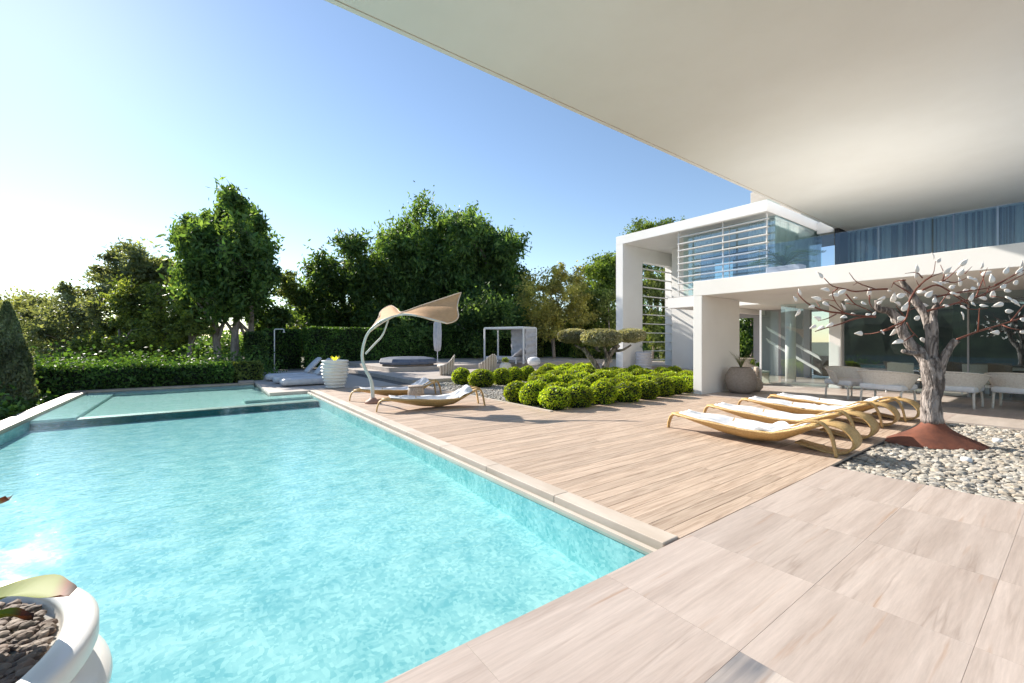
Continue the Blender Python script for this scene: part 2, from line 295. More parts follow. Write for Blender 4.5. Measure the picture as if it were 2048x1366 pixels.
# ------------------------------------------------------------------ foliage engine
def leafmesh(name, pts, size, elong=1.8, up=0.):
    """pts (n,3); every leaf a small four-cornered blade of its own"""
    n = len(pts); d = rng.normal(size=(n, 3)); d[:, 2] += up; d /= np.linalg.norm(d, axis=1)[:, None]
    e = rng.normal(size=(n, 3)); s = np.cross(d, e); s /= np.linalg.norm(s, axis=1)[:, None]
    nn = np.cross(d, s); sz = size*rng.uniform(.6, 1.4, (n, 1)); a = d*sz*elong*.5; b_ = s*sz*.5
    v = np.empty((n, 4, 3)); v[:, 0] = pts-a; v[:, 1] = pts+b_+nn*sz*.12; v[:, 2] = pts+a; v[:, 3] = pts-b_+nn*sz*.12
    me = bpy.data.meshes.new(name); me.vertices.add(4*n); me.vertices.foreach_set('co', v.reshape(-1).astype(np.float32))
    me.loops.add(4*n); me.loops.foreach_set('vertex_index', np.arange(4*n, dtype=np.int32))
    me.polygons.add(n); me.polygons.foreach_set('loop_start', np.arange(0, 4*n, 4, dtype=np.int32)); me.polygons.foreach_set('loop_total', np.full(n, 4, np.int32))
    me.update(calc_edges=True); return me
def lobe_pts(c, r, n, shell=.55):
    d = rng.normal(size=(n, 3)); d /= np.linalg.norm(d, axis=1)[:, None]
    k = (shell+(1-shell)*rng.random((n, 1)))*rng.uniform(.8, 1.12, (n, 1))
    return np.array(c)+d*k*np.array(r)
def tree(name, label, cat, base, lobes, mat, bark, size, dens, trunk=(.2, .5), elong=1.8, up=0., group=None, stems=None, limbs=14, shell=.5):
    """lobes: list of (x,y,z,rx,ry,rz) in metres; trunk: radius; stems: list of base offsets"""
    base = Vector(base); t = thing(name, label, cat, base, group)
    size *= .72; dens *= 1.75; pts = []
    for (x, y, z, rx, ry, rz) in lobes:
        n = int(dens*(rx*ry+ry*rz+rx*rz)*5.2); k = max(4, int(n/150))
        # a lobe is itself built of sprays so that gaps and clumps appear
        cs = lobe_pts((x, y, z), (rx, ry, rz), k, shell)
        for c in cs:
            q = max(rx, rz)*.55
            pts.append(c+rng.normal(size=(150, 3))*np.array((q*rng.uniform(.3, .65), q*rng.uniform(.3, .65), q*rng.uniform(.25, .5)*(1+up*.8))))
    me = leafmesh('crown', np.concatenate(pts)-np.array(base), size, elong, up); me.materials.append(mat)
    cr = link(bpy.data.objects.new('crown', me)); cr.parent = t
    mb = MB(); top = max(l[2] for l in lobes); cxy = Vector((sum(l[0] for l in lobes)/len(lobes), sum(l[1] for l in lobes)/len(lobes), 0))
    for (ox, oy) in (stems or [(0, 0)]):
        b0 = base+Vector((ox, oy, -.2)); tp = Vector((cxy.x+ox*1.5, cxy.y+oy*1.5, base.z+(top-base.z)*.85))
        m1 = b0.lerp(tp, .35)+Vector((random.uniform(-.3, .3), random.uniform(-.3, .3), 0)); m2 = b0.lerp(tp, .7)+Vector((random.uniform(-.3, .3), random.uniform(-.3, .3), 0))
        path = smoothpath([b0, m1, m2, tp], 5); r0 = trunk[0]
        mb.tube(path, [r0*(1-.92*i/(len(path)-1))+.01 for i in range(len(path))], 8, wob=.1)
        for l in random.sample(lobes, min(limbs, len(lobes))):
            lz = (l[2]-b0.z); k = min(max(lz/(tp.z-b0.z)-.25, .12), .9); s0 = path[int(k*(len(path)-1))]; e = Vector(l[:3])
            mb.tube(smoothpath([s0, s0.lerp(e, .5)+Vector((0, 0, .15*(e-s0).length)), e], 4), [r0*.38*(1-.8*i/8)+.01 for i in range(9)], 5)
    mb.build('trunk', bark, t, smooth=True)
    return t
def crown_env(px0, px1, ytop, ybot, d, n, shape='round', depth=1., lr=.2, tilt=0):
    """lobes filling the silhouette between two picture directions at distance d"""
    L_ = []; cx = (px0+px1)/2; hw = (px1-px0)/2
    for i in range(n):
        v = random.random(); rp = hw*lr; y = (ybot-rp*.4)+((ytop+rp*.95)-(ybot-rp*.4))*v
        if shape == 'round': wv = math.sqrt(max(.05, 1-(2*v-1)**2*.92))
        elif shape == 'cone': wv = 1.02-v*.9
        elif shape == 'egg': wv = math.sin(math.pi*min(.97, .18+v*.78))**.6
        elif shape == 'umbrella': wv = .95-.55*max(0, v-.4)
        elif shape == 'column': wv = .95-.6*max(0, v-.7)/.3
        x = cx+tilt*(v-.5)+hw*wv*.82*random.uniform(-1, 1); dd = d+hw/850*d*depth*random.uniform(-.7, .7)
        p = P(x, 683-(683-y)*dd/d*d/dd, dd); r = hw/850*d*lr*random.uniform(.7, 1.3)*(1 if shape != 'cone' else .6+.6*wv)
        L_.append((p[0], p[1], EYE+(683-y)/850*d, r, r, r*random.uniform(.8, 1.3)))
    return L_
def hedge(name, label, a, mat, dens=420, size=.05, cat='hedge', group=None):
    x0, x1, y0, y1, z0, z1 = a; c = ((x0+x1)/2, (y0+y1)/2, z0); t = thing(name, label, cat, c, group)
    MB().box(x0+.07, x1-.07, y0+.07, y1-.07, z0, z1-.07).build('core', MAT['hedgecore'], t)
    pts = []
    def face(n, f):
        u = rng.random(int(n)); v = rng.random(int(n)); q = rng.normal(0, .028, int(n)); pts.append(np.stack(f(u, v, q), 1))
    X, Y, Z = x1-x0, y1-y0, z1-z0; bumpf = lambda u, v, k: .05*np.sin(u*9+k)*np.cos(v*5+k)
    face(X*Z*dens, lambda u, v, q: (x0+u*X, y0+q+bumpf(u*X/3, v, 1), z0+v*Z))
    face(X*Z*dens*.3, lambda u, v, q: (x0+u*X, y1+q, z0+v*Z))
    face(Y*Z*dens, lambda u, v, q: (x0+q+bumpf(u*Y/3, v, 2), y0+u*Y, z0+v*Z))
    face(Y*Z*dens, lambda u, v, q: (x1+q, y0+u*Y, z0+v*Z))
    face(X*Y*dens, lambda u, v, q: (x0+u*X, y0+v*Y, z1+q*1.3+bumpf(u*X/3, v, 3)*.6))
    me = leafmesh('foliage', np.concatenate(pts)-np.array(c), size, 1.5); me.materials.append(mat)
    o = link(bpy.data.objects.new('foliage', me)); o.parent = t
    return t

# ================================================================== SETTING
# ground: lower beyond the pool's far edge, falling to a lake on the left
def gz(x, y):
    if x < -3.4: return -1.35-max(0, -x-12)*.14
    if y < 19.2 and x < 24: return -1.35
    return -.12 if x > 1.6 else -.6
xs = list(np.arange(-40, 40.1, 1.6)); ys = list(np.arange(-20, 60.1, 1.6))
mb = MB(); v = [(x, y, gz(x, y)+(.05*math.sin(x*1.3)*math.cos(y*.9))) for x in xs for y in ys]; n = len(ys)
mb.add(v, [(i*n+j, (i+1)*n+j, (i+1)*n+j+1, i*n+j+1) for i in range(len(xs)-1) for j in range(n-1)])
for (a, b_, c, d) in ((-40, 1500, 60, 1800), (40, 1500, -1500, 60), (-40, 40, -1500, -20)):
    mb.add([(a, c, -.9 if a > -40 else -1.6), (b_, c, -.9), (b_, d, -.9), (a, d, -.9 if a > -40 else -1.6)], [(0, 1, 2, 3)])
mb.build('ground', MAT['ground'])['kind'] = 'structure'
tag(MB().add([(-1500, -1500, -5.4), (-38, -1500, -5.4), (-38, 1800, -5.4), (-1500, 1800, -5.4)], [(0, 1, 2, 3)]).build('lake_water', MAT['lake']), kind='structure')
def hill(u, v):
    y = -500+1500*v; x = -240-300*u
    return (x, y, -5.6+(9+21*abs(math.sin(y*.006+.8))+6*math.sin(y*.021))*math.sin(u*math.pi)**.6+random.uniform(0, 2.6)*(u > 0))
tag(MB().grid(hill, 14, 220).build('wooded_hill', MAT['hills']), kind='structure')

# ---- pool
WZ = -.05
pool = tag(thing('swimming_pool', None, None), kind='structure')
fl = MB(); fl.grid(lambda u, v: (-2.7+5.4*u, 1.8+10.7*v, lerp([0, .18, .36, 1], [-.52, -.35, -.25, -.28], v)), 4, 24); fl.build('pool_floor', MAT['mosaic'], pool)
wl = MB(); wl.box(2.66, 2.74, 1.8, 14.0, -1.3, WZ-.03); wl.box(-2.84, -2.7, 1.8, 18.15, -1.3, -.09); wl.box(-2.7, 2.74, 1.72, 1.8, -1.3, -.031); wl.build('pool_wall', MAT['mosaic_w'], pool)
sh = MB(); sh.box(-2.7, 2.66, 12.52, 18.12, -1.3, -.15); sh.build('shallow_shelf', MAT['mosaic_l'], pool); MB().box(-2.69, 2.65, 12.49, 12.519, -1.3, -.152).build('shelf_face', MAT['shaded_face'], pool)
rim = MB(); rim.box(-2.7, -2.05, 12.5, 18.12, -.149, -.085); rim.box(-2.04, 1.6, 17.4, 18.12, -.149, -.085); MB().box(-2.69, 2.65, 12.521, 12.85, -.149, -.128).build('shelf_ledge', MAT['coping'], pool); rim.build('shelf_step', MAT['mosaic_l'], pool, bevel=.015)
MB().box(1.0, 2.65, 13.3, 13.98, -.149, -.08).build('entry_step', MAT['mosaic_l'], pool, bevel=.015)
wt = MB().add([(-2.71, 1.80, WZ), (2.66, 1.80, WZ), (2.66, 13.99, WZ), (1.67, 14.0, WZ), (1.67, 18.1, WZ), (-2.71, 18.1, WZ)], [(0, 1, 2, 3, 4, 5)]).build('pool_water', MAT['water']); wt['kind'] = 'structure'
# copings
cp = tag(thing('pool_coping', None, None), kind='structure')
y = 1.86
while y < 14.1:
    y2 = min(y+1.2, 14.15); MB().box(2.765, 2.955, y+.002, y2-.002, -.5, .012).build('coping_stone', MAT['coping'], cp, bevel=.006); y = y2
MB().box(2.655, 2.70, 1.841, 13.99, -.075, -.02).build('overflow_lip', MAT['coping'], cp, bevel=.004)
MB().box(2.701, 2.764, 1.841, 14.0, -.5, -.10).build('overflow_slot', MAT['slot'], cp)
y = 3.0
y = -2
while y < 18.1:
    y2 = min(y+1.4, 18.1); MB().box(-3.03, -2.71, y+.003, y2-.003, -1.4, -.012).build('edge_stone', MAT['copingL'], cp, bevel=.008); y = y2
x = -3.03
while x < 1.6:
    x2 = min(x+1.4, 1.66); MB().box(x+.003, x2-.003, 18.105, 18.5, -1.4, -.012).build('edge_stone', MAT['copingL'], cp, bevel=.008); x = x2

# ---- near stone paving (each slab its own piece)
pv = tag(thing('stone_paving', None, None), kind='structure')
MB().box(-8, 6.12, -22, 1.80, -1.35, -.028).build('bed', MAT['joint'], pv)  # unseen stretch behind the camera, extended to bounce light onto the roof
g_ = .0006
def slab(x0, x1, y0, y1, mat, par, z=0., th=.03, nm='slab', bev=.0008):
    return MB().box(x0+g_, x1-g_, y0+g_, y1-g_, z-th, z+random.uniform(-.0002, .0002)).build(nm, MAT[mat], par, bevel=bev)
xs_ = [-4, -3, -2, -1, .05, 1.07, 2.11, 3.07, 4.06, 5.1, 6.13]; rows = [1.84, 1.0, .33, -.5, -1.4, -2.4, -3.4]
for i in range(len(xs_)-1):
    for j in range(len(rows)-1):
        mt = 'stoneX' if j == 0 else 'stoneY' if (i+j) % 5 else 'stoneX'
        if i == 5 and j == 1: mt = 'stoneD'
        slab(xs_[i], xs_[i+1], rows[j+1], rows[j], mt, pv)
# ---- timber-look deck: boards along X
dk = tag(thing('terrace_deck', None, None), kind='structure')
MB().box(2.957, 11.42, 1.845, 6.78, -.5, -.026).build('bed', MAT['grout'], dk); MB().box(2.957, 6.1, 6.781, 14.15, -.5, -.026).build('bed', MAT['grout'], dk)
y = 1.845; k = 0; PW = .148
um = bpy.data.meshes.new('deck_board'); bb = MB().box(-.5, .5, -.5, .5, -1, 0); um.from_pydata(bb.v, [], bb.f); um.materials.append(MAT['plank'])
while y < 14.1:
    xe = 11.4 if y < 6.75 else 6.08
    x = 2.96; first = random.uniform(1.2, 4.2)
    while x < xe-.01:
        ln = first if x == 2.96 else (3.9 if y < 6.75 else 3.4)
        x2 = min(x+ln, xe)
        if xe-x2 < .6: x2 = xe
        o = link(bpy.data.objects.new('deck_board', um)); o.parent = dk; o.location = ((x+x2)/2, y+PW/2, random.uniform(-.0012, .0012)); o.scale = (x2-x-.003, PW-.006, .025)
        x = x2
    y += PW; k += 1
# ---- pale strip before the house, terrace of the house, paving by the daybeds
tp_ = tag(thing('house_terrace_paving', None, None), kind='structure')
MB().box(11.4, 17, -8, 14.2, -.5, -.028).build('bed', MAT['joint'], tp_)
for i, (a, b_) in enumerate(((11.425, 12.6), (12.6, 13.8), (13.8, 15.0), (15.0, 16.2))):
    y = -3.6
    while y < 6.7:
        slab(a, b_, y, y+1.3 if y+1.3 < 6.4 else 6.75, 'stoneX' if (i+int(y)) % 2 else 'paver', tp_); y += 1.3
        if y > 6.3: break
MB().box(14.2, 28, 6.76, 26, -.5, -.003).build('side_paving', MAT['paver'], tp_)
dp = tag(thing('daybed_paving', None, None), kind='structure')
MB().box(1.70, 14.2, 14.18, 26.0, -.6, -.03).build('bed', MAT['grout'], dp)
for i in range(9):
    for j in range(8):
        x0 = 1.68+1.3*i; y0 = 14.16+1.25*j
        if (x0 > 5.5) or y0 > 23.5: continue
        slab(x0, x0+1.3, y0, y0+1.25, 'paver', dp, th=.12 if i == 0 or j == 0 else .03)
st = tag(thing('raised_terrace', None, None), kind='structure')
MB().box(6.15, 22, 14.3, 26, -.3, .12).build('lower_step', MAT['paver'], st, bevel=.01)
MB().box(6.9, 22, 18.6, 27, .11, .32).build('upper_step', MAT['paver'], st, bevel=.01)
tag(MB().box(1.2, 1.69, 18.5, 19.0, -.6, .03).build('low_block', MAT['paver'], dp))
# ---- beds of stones
def stones(name, n, region, smin, smax, z, cols, nv=10, extra=None):
    import bmesh
    base = []
    for k in range(nv):
        bm = bmesh.new(); bmesh.ops.create_icosphere(bm, subdivisions=1 if nv > 6 else 2, radius=1)
        vs = np.array([v.co[:] for v in bm.verts]); vs *= (1+rng.normal(0, .13, (len(vs), 1))); fs = np.array([[v.index for v in f.verts] for f in bm.faces]); base.append((vs*np.array([1, .75, .45]), fs)); bm.free()
    V_, F_, C = [], [], 0
    for i in range(n):
        p = region(); vs, fs = base[i % nv]; s = random.uniform(smin, smax); a = random.uniform(0, 6.28); t1 = random.uniform(-.5, .5)
        ro = np.array(Matrix.Rotation(a, 3, 'Z') @ Matrix.Rotation(t1, 3, 'X')); V_.append(vs@ro.T*s+np.array((p[0], p[1], z+random.uniform(0, .6)*s))); F_.append(fs+C); C += len(vs)
    V_ = np.concatenate(V_); F_ = np.concatenate(F_); me = bpy.data.meshes.new(name)
    me.vertices.add(len(V_)); me.vertices.foreach_set('co', V_.reshape(-1).astype(np.float32)); me.loops.add(F_.size); me.loops.foreach_set('vertex_index', F_.reshape(-1).astype(np.int32))
    me.polygons.add(len(F_)); me.polygons.foreach_set('loop_start', np.arange(0, F_.size, 3, dtype=np.int32)); me.polygons.foreach_set('loop_total', np.full(len(F_), 3, np.int32)); me.update(calc_edges=True)
    me.materials.append(cols); me.polygons.foreach_set('use_smooth', [False]*len(F_)); return tag(link(bpy.data.objects.new(name, me)), kind='stuff')
def stonemat(name, cs):
    m, t, b, N, L = nodes(name); geo = N('ShaderNodeNewGeometry'); rp = N('ShaderNodeValToRGB'); b.inputs['Roughness'].default_value = .75
    rp.color_ramp.elements[0].color = (*cs[0], 1); rp.color_ramp.elements[1].color = (*cs[-1], 1)
    for i, c in enumerate(cs[1:-1]): e = rp.color_ramp.elements.new((i+1)/(len(cs)-1)); e.color = (*c, 1)
    L(geo.outputs['Random Per Island'], rp.inputs[0]); n = N('ShaderNodeTexNoise'); n.inputs['Scale'].default_value = 30; n.inputs['Detail'].default_value = 5; L(geo.outputs['Position'], n.inputs['Vector'])
    mx = N('ShaderNodeMixRGB'); mx.blend_type = 'MULTIPLY'; mx.inputs[0].default_value = .5; L(rp.outputs[0], mx.inputs[1]); L(n.outputs[0], mx.inputs[2]); L(mx.outputs[0], b.inputs['Base Color'])
    bp = N('ShaderNodeBump'); bp.inputs['Strength'].default_value = .4; bp.inputs['Distance'].default_value = .01; L(n.outputs[0], bp.inputs['Height']); L(bp.outputs[0], b.inputs['Normal']); return m
MAT['gravel'] = stonemat('river_stone', [(.58, .54, .46), (.42, .38, .32), (.62, .58, .50), (.30, .28, .25), (.52, .44, .34), (.46, .43, .38), (.66, .63, .57)])
MAT['pebbles'] = stonemat('brown_pebbles', [(.26, .17, .12), (.13, .09, .07), (.32, .24, .18), (.18, .125, .095)])
MB().box(6.13, 11.4, -6, 1.84, -.5, -.09).build('gravel_bed_base', MAT['soil'])['kind'] = 'structure'
stones('river_stones', 12500, lambda: (random.uniform(6.17, 11.38), random.uniform(-2.6, 1.81)), .03, .062, -.06, MAT['gravel'])
MB().box(6.1, 14.2, 6.79, 14.3, -.5, -.07).build('planting_bed', MAT['soil'])['kind'] = 'structure'
def reg2():
    while 1:
        x, y = random.uniform(6.12, 11), random.uniform(6.82, 14.2)
        if y > x+1.2: return x, y
stones('garden_gravel', 9000, reg2, .03, .055, -.045, MAT['gravel'])
tag(MB().box(6.03, 6.12, 6.8, 14.2, -.3, .02).build('bed_edging', MAT['coping']), kind='structure')

# ================================================================== THE HOUSE
V = thing('modern_villa', 'white modern villa with framed upper storey, louvres, glass fronts and a wide overhanging roof', 'house', (18, 4, 0))
def part(name, mat, *bx, bevel=.01, smooth=False, par=None):
    mb = MB()
    for b in bx: mb.box(*b)
    return mb.build(name, MAT[mat], par or V, bevel=bevel)
# ground-floor frame: side blade, roof slab with fascia
part('blade_wall', 'white', (11.5, 13.7, 6.5, 6.76, -.3, 2.8))
part('terrace_roof_slab', 'white', (11.5, 27, -9, 6.76, 2.802, 3.22))
part('floor_slab', 'white', (18.5, 27, 6.77, 12.2, 3.12, 3.62))
# upper frame
part('upper_frame_roof', 'white', (18.4, 28, 7.66, 15.33, 6.76, 7.22))
part('frame_leg', 'white', (18.4, 20.1, 14.86, 15.33, -.2, 6.757))
part('side_wall', 'white', (22.9, 28, 14.9, 15.3, -.2, 6.757)); part('side_wall', 'white', (20.1, 22.9, 14.9, 15.28, 6.0, 6.757))
part('recess_wall', 'grey_wall', (20.6, 20.8, 6.9, 9.15, 0, 3.118), (20.6, 20.8, 9.95, 12.0, 0, 3.118), (20.6, 20.8, 9.151, 9.949, 2.6, 3.118), bevel=0); part('return_wall', 'white', (21.6, 22.0, 12.25, 14.0, 0, 6.757))
for k in range(11):       # slats across the tall side opening
    z = .42+k*.515; part('slat', 'louver', (20.06, 22.95, 14.80, 14.92, z, z+.05), bevel=.004)
MB().box(22.85, 22.92, 14.8, 14.88, 0, 6).build('slat_post', MAT['louver'], V)
# louvre screen of the upper room
for k in range(10):
    z = 3.62+k*.318; part('louvre', 'louver', (18.58, 18.78, 7.72, 11.75, z, z+.045), bevel=.006)
for y in (7.75, 9.55, 11.7): part('louvre_post', 'louver', (18.64, 18.70, y, y+.05, 3.6, 6.757), bevel=0)
# upper glass room behind
for (a, b_) in ((7.72, 9.6), (9.62, 11.6)): part('window_pane', 'glass', (19.3, 19.32, a, b_, 3.62, 6.757), bevel=0)
part('window_frame', 'metal_white', (19.28, 19.34, 9.6, 9.62, 3.62, 6.757), bevel=0)
part('side_pane', 'glass_in', (19.3, 24.5, 7.70, 7.72, 3.62, 6.757), bevel=0)
def curtain(mat, p0, p1, z0, z1, folds, amp, nm='curtain'):
    a, b_ = Vector(p0), Vector(p1); d = (b_-a); n = Vector((-d.y, d.x)).normalized(); N_ = folds*6
    def f(u, v):
        q = a+d*u+n*amp*(math.sin(u*folds*6.283)+.4*math.sin(u*folds*2.4+1)); return (q.x, q.y, z0+(z1-z0)*v)
    return MB().grid(f, N_, 1).build(nm, MAT[mat], V, smooth=True)
curtain('curtain_w', (19.6, 7.95), (24.45, 7.95), 3.62, 6.75, 22, .05)
curtain('curtain_w', (19.75, 7.9), (19.75, 9.0), 3.62, 6.75, 8, .05)
curtain('curtain_w', (19.75, 10.6), (19.75, 11.5), 3.62, 6.75, 7, .05)
part('room_back_wall', 'grey_wall', (24.5, 24.7, 7.8, 12, 3.62, 6.757)); part('room_floor', 'floor_in', (18.5, 27, 6.78, 12.2, 3.621, 3.64), bevel=0)
part('far_side_pane', 'glass_in', (19.4, 24.5, 11.9, 11.92, 3.64, 6.757), bevel=0)  # unseen far wall, made glass to let sun through to the curtain
# tall curtained facade behind the roof terrace, with wide overhanging roof above
part('overhanging_roof', 'ceiling', (.2, 27, -2.2, 6.98, 6.752, 7.20), bevel=.0)
part('roof_edge_trim', 'coping', (.2, 27, 6.86, 6.875, 6.742, 6.7515), bevel=0)
part('roof_link', 'white', (23.7, 25.0, 6.985, 7.655, 6.60, 7.15))
curtain('curtain_b', (25.3, 6.9), (25.3, -6), 3.23, 6.75, 60, .06)
for k in range(11): part('facade_pane', 'glass_in', (25.05, 25.07, 6.9-1.2*(k+1), 6.9-1.2*k-.05, 3.23, 6.75), bevel=0)
for k in range(10): part('facade_mullion', 'metal_white' if k % 3 == 1 else 'grey_wall', (25.0, 25.09, 6.85-1.2*k, 6.9-1.2*k, 3.23, 6.75), bevel=0)
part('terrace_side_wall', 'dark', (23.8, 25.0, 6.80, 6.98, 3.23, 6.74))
# glass balustrade
y = 6.6
while y > -6:
    part('balustrade_pane', 'glass_up', (11.62, 11.635, y-1.58, y, 3.22, 3.95), bevel=0); y -= 1.6
# pent-house block and rail on top
part('rooftop_block', 'coping', (24.2, 27, 8.5, 10.9, 7.22, 9.6)); part('rooftop_rail', 'glass_in', (22.0, 22.02, 8.6, 12.6, 7.22, 8.35), bevel=0)
MB().tube([(22.5, 14.7, 7.2), (22.5, 14.7, 8.7)], .012, 6).build('antenna', MAT['dark'], V)
# ground floor: glass front, posts, room
part('post', 'white', (16.45, 16.75, 4.66, 4.98, 0, 2.8))
for (a, b_) in ((4.985, 6.45), (1.9, 4.655), (-1.2, 1.88), (-4.4, -1.22)): part('window_pane', 'glass', (16.6, 16.62, a, b_, .02, 2.8), bevel=0)
for y in (4.62, 1.88, -1.22): part('window_frame', 'grey_wall', (16.57, 16.65, y, y+.035, 0, 2.8), bevel=0)
part('sliding_pane', 'glass_in', (15.9, 17.3, 6.80, 6.82, .02, 2.6), bevel=0); part('sliding_pane_edge', 'metal_white', (15.86, 15.9, 6.78, 6.84, .02, 2.6), bevel=0)
MB().lathe([(.17, 0), (.17, 2.8)], 24, (17.7, 6.55, 0)).build('column', MAT['white'], V, smooth=True)
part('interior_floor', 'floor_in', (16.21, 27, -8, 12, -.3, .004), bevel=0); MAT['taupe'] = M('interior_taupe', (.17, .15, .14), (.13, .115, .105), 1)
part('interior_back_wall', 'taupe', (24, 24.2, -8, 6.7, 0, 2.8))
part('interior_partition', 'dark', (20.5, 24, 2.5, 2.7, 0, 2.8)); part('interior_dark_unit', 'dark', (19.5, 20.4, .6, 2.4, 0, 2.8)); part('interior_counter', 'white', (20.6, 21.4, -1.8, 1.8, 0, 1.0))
part('beam', 'white', (16.6, 20.5, 8.6, 8.9, 2.7, 3.1)); part('passage_ceiling', 'ceiling', (17.0, 20.5, 6.77, 8.59, 2.9, 3.1))
fp = thing('hanging_fireplace', 'black hanging fireplace drum inside the glass room', 'fireplace', (18.6, 3.3, 1.0))
MB().lathe([(.05, 0), (.5, .1), (.62, .4), (.5, .85), (.12, 1.1), (.1, 1.8)], 28, (18.6, 3.3, 1.0)).build('drum', MAT['dark'], fp, smooth=True); MB().lathe([(.36, 0), (.4, .1), (.36, .2)], 24, (18.45, 3.25, 1.15)).build('fire_opening', MAT['taupe'], fp, smooth=True)
dt = thing('dining_table', 'long white dining table inside the glass room', 'table', (18.4, .4, 0)); MB().box(17.9, 18.9, -1.4, 2.0, .70, .75).build('top', MAT['white'], dt, bevel=.01)
for y_ in (-1.1, 1.7): MB().box(18.2, 18.6, y_-.05, y_+.05, 0, .699).build('leg', MAT['metal_white'], dt)
for k, y_ in enumerate((-1.0, -.2, .6, 1.4)):
    ch_ = thing('dining_chair', ('rightmost', 'third', 'second', 'leftmost')[k]+' dark dining chair at the indoor table behind the glass', 'chair', (17.6, y_, 0), 'dining chairs inside the glass room'); MB().box(17.4, 17.8, y_-.22, y_+.22, .42, .47).build('seat', MAT['wood'], ch_, bevel=.01); MB().box(17.36, 17.4, y_-.22, y_+.22, .47, .92).build('backrest', MAT['wood'], ch_, bevel=.01)
    for a_ in (17.43, 17.77):
        for b_ in (-.18, .18): MB().box(a_-.015, a_+.015, y_+b_-.015, y_+b_+.015, 0, .419).build('leg', MAT['wood'], ch_)
# staircase rail seen through the glass: sloping boards
for k in range(2):
    MB().obox((19.4, 7.1, .95+k*.5), (0, .95, .60), (.05, 0, 0), (0, .05, .09)).build('stair_board', MAT['white'], V)

# ================================================================== OBJECTS
# ---- wicker chaises
def chaise(name, label, loop, loc, rz, group):
    t = thing(name, label, 'sun lounger', (0, 0, 0), group)
    S_ = [0, .1, .35, .8, 1.25, 1.6, 1.85, 2.05, 2.15]; Z = [.25, .235, .17, .06, .012, .06, .20, .33, .37]; Lx = [.12, .02, -.16, -.33, -.36, -.35, -.33, -.31, -.30]; Rx = [.24, .28, .34, .37, .37, .36, .35, .33, .31]; C = [.015, .03, .08, .17, .19, .15, .09, .05, .03]
    def f(u, v):
        s = 2.15*u; xl, xr = lerp(S_, Lx, s), lerp(S_, Rx, s); k = 2*v-1
        return ((xl+xr)/2+(xr-xl)/2*k, s, lerp(S_, Z, s)+lerp(S_, C, s)*abs(k)**2.4)
    MB().grid(f, 34, 12, .028).build('body', MAT['wicker'], t, smooth=True)
    MB().tube([f(i/34, 0) for i in range(35)], .017, 6).build('rim', MAT['wicker'], t, smooth=True); MB().tube([f(i/34, 1) for i in range(35)], .017, 6).build('rim', MAT['wicker'], t, smooth=True)
    def strip(nm, pts, w0, w1):
        pp = smoothpath(pts, 6); n = len(pp)
        def g(u, v): i = min(n-1, int(round(u*(n-1)))); p = pp[i]; ww = w0+(w1-w0)*u; return (p.x+(v-.5)*ww, p.y, p.z)
        return MB().grid(g, n-1, 2, .026).build(nm, MAT['wicker'], t, smooth=True)
    strip('leg', [(.2, .14, .25), (.18, .03, .262), (.17, -.06, .22), (.17, -.11, .10), (.17, -.125, 0)], .12, .05)
    strip('leg', [(.24, 1.75, .27), (.22, 1.98, .40), (.2, 2.14, .41), (.19, 2.24, .28), (.185, 2.30, 0)], .14, .06)
    if loop: strip('curl', [(-.12, 1.95, .335), (-.12, 2.15, .375), (-.12, 2.34, .335), (-.12, 2.44, .20), (-.12, 2.38, .07), (-.12, 2.2, .022), (-.12, 2.0, .05), (-.12, 1.78, .085)], .40, .26)
    else: strip('leg', [(-.24, 1.75, .24), (-.24, 1.98, .38), (-.22, 2.14, .39), (-.2, 2.22, .28), (-.19, 2.27, 0)], .14, .06)
    def tw(u, v):
        s = .16+1.80*u; p = f(s/2.15, .02+.96*v); return (p[0], p[1], max(p[2]+.035, lerp(S_, Z, s)+.085)+.008*math.sin(s*13+v*4)+.006*math.sin(v*17+s*5)+(.09*(u-.75)*4*(1-abs(2*v-1)**4) if (u > .75 and not loop) else 0))
    t.location = loc; t.rotation_euler = (0, 0, rz)
    return t, tw, f
def towel_on(ch, tw, label, fold, seed):
    random.seed(seed); t = thing('towel', label, 'towel', (0, 0, 0), 'white towels laid on the wicker loungers')
    MB().grid(tw, 40, 14, .014).build('spread_cloth', MAT['towel'], t, smooth=True)
    if fold:
        u0, u1 = fold; a = random.uniform(-.1, .1)
        def fd(u, v):
            p = tw(u0+(u1-u0)*u, .5+.42*(v-.5)*2*(1-.25*math.sin(u*5+seed))); q = math.sin(math.pi*u)**.5*math.sin(math.pi*min(max(v, .02), .98))**.5
            return (p[0]+a, p[1], p[2]+q*(.12+.03*math.sin(v*19+seed*2+u*4)+.015*math.sin(u*13+v*5)))
        MB().grid(fd, 22, 22).build('folded_top', MAT['towel'], t, smooth=True)
    t.location = ch.location; t.rotation_euler = ch.rotation_euler; return t
CH = [(6.78, 4.24, 'first wicker lounger of the four by the sculpture, nearest the camera', 'towel on the wicker lounger nearest the camera', (.62, .9)),
      (8.15, 4.36, 'second wicker lounger from the camera in the row of four by the sculpture', 'towel with a rumpled fold on the second wicker lounger of the row', None),
      (9.62, 4.42, 'third wicker lounger of the row of four, between second lounger and house', 'towel bunched on the third wicker lounger of the row', (.55, .86)),
      (10.78, 4.32, 'fourth wicker lounger, closest to the glass front and armchairs', 'towel with a rolled headrest on the lounger closest to the house', (.74, 1.0))]
for i, (x, y, lab, tl_, fold) in enumerate(CH):
    c, tw, f = chaise('wicker_lounger', lab, True, (x, y, 0), R(180+(1, -1, 2, 0)[i]), 'four honey wicker loungers by the sculpture tree'); towel_on(c, tw, tl_, fold, i+3)
a = math.atan2(8.68-9.22, 5.41-3.18)-math.pi/2
